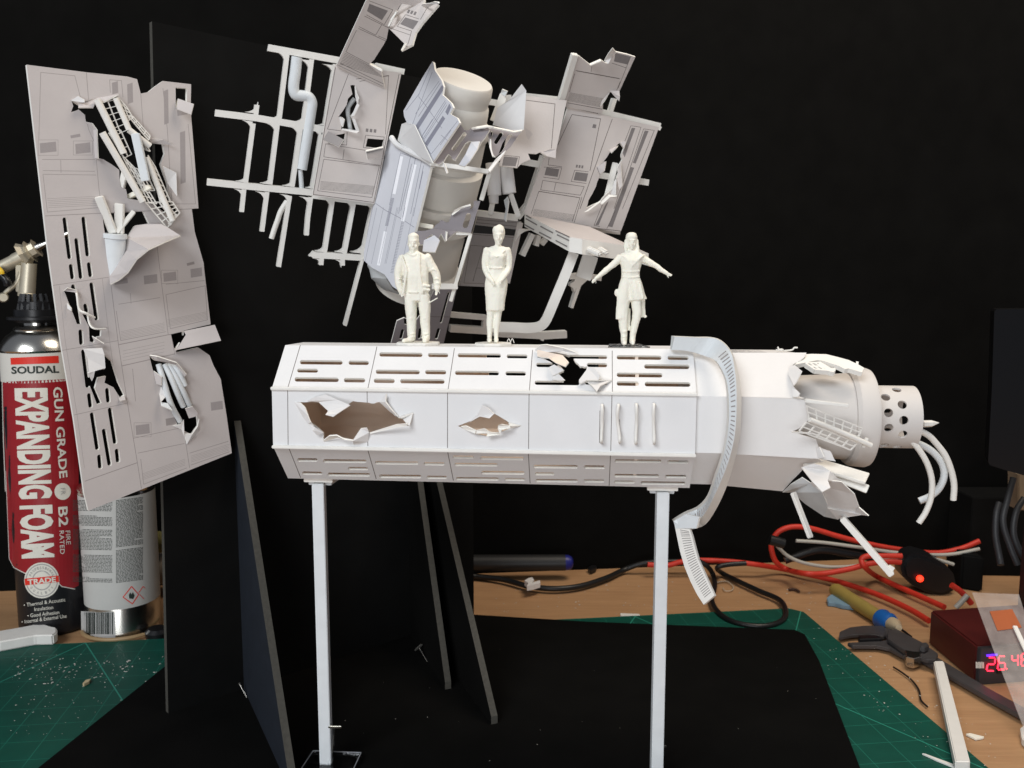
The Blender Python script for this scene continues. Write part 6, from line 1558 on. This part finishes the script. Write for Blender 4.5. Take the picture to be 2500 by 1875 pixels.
# white styrene stick and slivers
o = prism('plastic_stick', None, [gnd(*p, .04) for p in zz('O', 1090,992, 1160,992, 1345,1720, 1240,1720)], .075, .15, styr, .008); tag(o, 'long white plastic stick lying across the mat edge at lower right', 'stick')
o = prism('sliver', None, [gnd(*p, .04) for p in zz('O', 1012,1562, 1040,1568, 1240,1642, 1250,1665, 1120,1612)], .036, .05, styr, .002); tag(o, 'thin white pointed sliver on the mat beside the plastic stick', 'scrap', 'white scraps')
o = prism('sliver', None, [gnd(*p) for p in zz('O', 1320,1435, 1350,1430, 1450,1455, 1440,1462, 1390,1470)], .004, .02, cream, .002); tag(o, 'pale torn sliver on the wood right of the plastic stick', 'scrap', 'white scraps')
o = prism('paper_scrap', None, [gnd(*p) for p in zz('O', 1700,1430, 1740,1400, 1740,1530, 1712,1500)], .004, .06, styr, .006); tag(o, 'white lump cut by the right edge of the desk view', 'scrap', 'white scraps')
o = prism('paper_strip', None, [gnd(*p) for p in zz('M', 1308,806, 1455,812, 1462,822, 1312,828)], .006, .035, styr, .002); tag(o, 'thin white strip at the back edge of the mat beside the right post', 'scrap', 'white scraps')
o = prism('paper_scrap', None, [gnd(*p, .05) for p in zz('M', 570,590, 600,572, 630,565, 645,585, 625,608, 690,588, 692,605, 640,622, 588,632, 600,612)], .08, .14, paper2, .003); tag(o, 'crumpled white scrap leaning on the sagging black cable', 'scrap', 'white scraps')
o = prism('wood_chip', None, [gnd(*p, .035) for p in zz('C', 462,1200, 480,1182, 510,1175, 500,1190, 470,1206)], .036, .06, mat('chip_wood', (.6,.48,.28), .6), .002); tag(o, 'tiny pale wood chip on the green mat at left', 'scrap')
stick('glue_string', 'wispy clear glue string on the wood behind the black loop', 'glue string', gp('N', .02, 470,860, 520,850, 560,855, 600,890, 590,920, 540,925, 520,900), .005, mat('glue', (.55,.48,.38), .3), 6)
stick('wire_offcut', 'fine dark wire curling over the wood below the caliper', 'wire', gp('O', .02, 812,948, 870,985, 940,1040, 990,1110, 1005,1180, 1050,1228), .008, rubber, 6)
stick('wire_offcut', 'short dark crumb of wire on the wood under the red cable', 'wire', gp('N', .02, 1030,915, 1060,912, 1090,918, 1108,930), .014, mat('brown_crumb', (.06,.03,.02), .7), 6)
o = prism('eraser', None, [gnd(*p) for p in zz('M', 1055,465, 1090,445, 1130,450, 1120,470, 1080,488)], .004, .06, blackp, .01); tag(o, 'small black plastic bit on the wood behind the black cable', 'plastic bit')
# marker pen at the back
mk = thing('marker_pen', at(*z1('M', 500,400), 9.45), 'thick black pen with a blue end cap lying against the backdrop', 'pen')
lathe('barrel', mk, at(*z1('M', 0,395), 9.45), at(*z1('M', 885,390), 9.45), [(0,0),(0,.085),(.1,.092),(1,.088)], [mat('pen_black', (.018,.018,.018), .45)], 32)
lathe('end_cap', mk, at(*z1('M', 885,390), 9.45), at(*z1('M', 945,390), 9.45), [(0,.085),(.4,.083),(.8,.066),(1,.04),(1,0)], [mat('pen_blue', (.012,.015,.16), .4)], 32)
# crumbs : dust and offcuts nobody could count
bm = bmesh.new(); rnd = random.Random(11)
def crumb(p, s):
    m_ = Matrix.Translation(p) @ Matrix.Rotation(rnd.uniform(0, 6), 4, 'Z') @ Matrix.Diagonal((s*rnd.uniform(.5, 1.8), s*rnd.uniform(.4, 1), s*.35, 1))
    r_ = bmesh.ops.create_icosphere(bm, subdivisions=1, radius=1, matrix=m_)
    for v in r_['verts']: v.co += Vector((rnd.uniform(-1,1), rnd.uniform(-1,1), 0))*s*.25
for k in range(130):
    px = rnd.uniform(30, 400); py = 1615+rnd.gauss(12, 16)+(400-px)*.02
    if py < 1592: continue
    crumb(gnd(px, py, .036), rnd.uniform(.003, .010))
for k in range(90): crumb(gnd(rnd.uniform(20, 300), rnd.uniform(1620, 1800), .036), rnd.uniform(.002, .006))
for k in range(130):
    px, py = rnd.uniform(1170, 2000), rnd.uniform(1420, 1500); crumb(gnd(px, py, .003), rnd.uniform(.003, .010))
for k in range(110):
    t_ = rnd.random(); px = 1980+t_*450; py = 1560+t_*330+rnd.uniform(-90, 60)
    crumb(gnd(px, py, .038), rnd.uniform(.002, .007))
for k in range(22): crumb(gnd(rnd.uniform(700, 2000), rnd.uniform(1560, 1860), .057), rnd.uniform(.0015, .004))
o = link('crumbs', bm, mat('dust_white', (.55,.52,.46), .8), None); tag(o, 'fine white dust and shavings scattered over mat and wood', 'crumbs', kind='stuff')
# ================================================================ far right : dark screen, stand, leads
Ym = 7.6
ms = thing('dark_screen', gnd(2470, 1500), 'black screen with a rounded corner cut by the right edge', 'monitor')
q = [at(*z1('P', x, y), Ym) for x, y in ((1182,30),(1195,15),(1700,10),(1700,1200),(1382,1135),(1240,1095),(1150,1065),(1140,1040),(1165,560))]
bm = bmesh.new(); a_ = [bm.verts.new(p) for p in q]; b_ = [bm.verts.new(p+Vector((.1, .25, 0))) for p in q]
bm.faces.new(a_); bm.faces.new(b_[::-1])
for i in range(len(q)): bm.faces.new((a_[i], b_[i], b_[(i+1) % len(q)], a_[(i+1) % len(q)]))
bmesh.ops.recalc_face_normals(bm, faces=bm.faces); link('screen_panel', bm, mat('screen_black', (.003,.003,.0035), .3), ms)
bar('stand_column', ms, at(*z1('P', 1560,1100), Ym+.2), Vector((at(*z1('P', 1560,1100), Ym+.2).x, Ym+.2, .0)), .3, .2, blackp, .01)
for k, pts in enumerate(([(1215,1320),(1195,1400),(1190,1540),(1215,1680),(1225,1740)], [(1310,1150),(1270,1300),(1240,1450),(1290,1620),(1340,1740)], [(1382,1290),(1330,1380),(1310,1520),(1350,1640),(1400,1720)])):
    stick('monitor_lead', ('first black lead hanging under the dark screen', 'middle black lead hanging under the dark screen', 'black lead hanging nearest the frame under the dark screen')[k], 'cable', pth('P', (8.3, 8.1), *[c for p in pts for c in p]), .03, mat('dusty_black', (.028,.028,.030), .5), 10)
o = bar('card_box', None, at(*z1('P', 1400,1100), 8.8), at(*z1('P', 1400,1350), 8.8), .28, .2, mat('beige_card', (.35,.27,.18), .7), .01, up=Vector((0,1,0))); tag(o, 'beige card edge showing under the dark screen at the right edge', 'card')
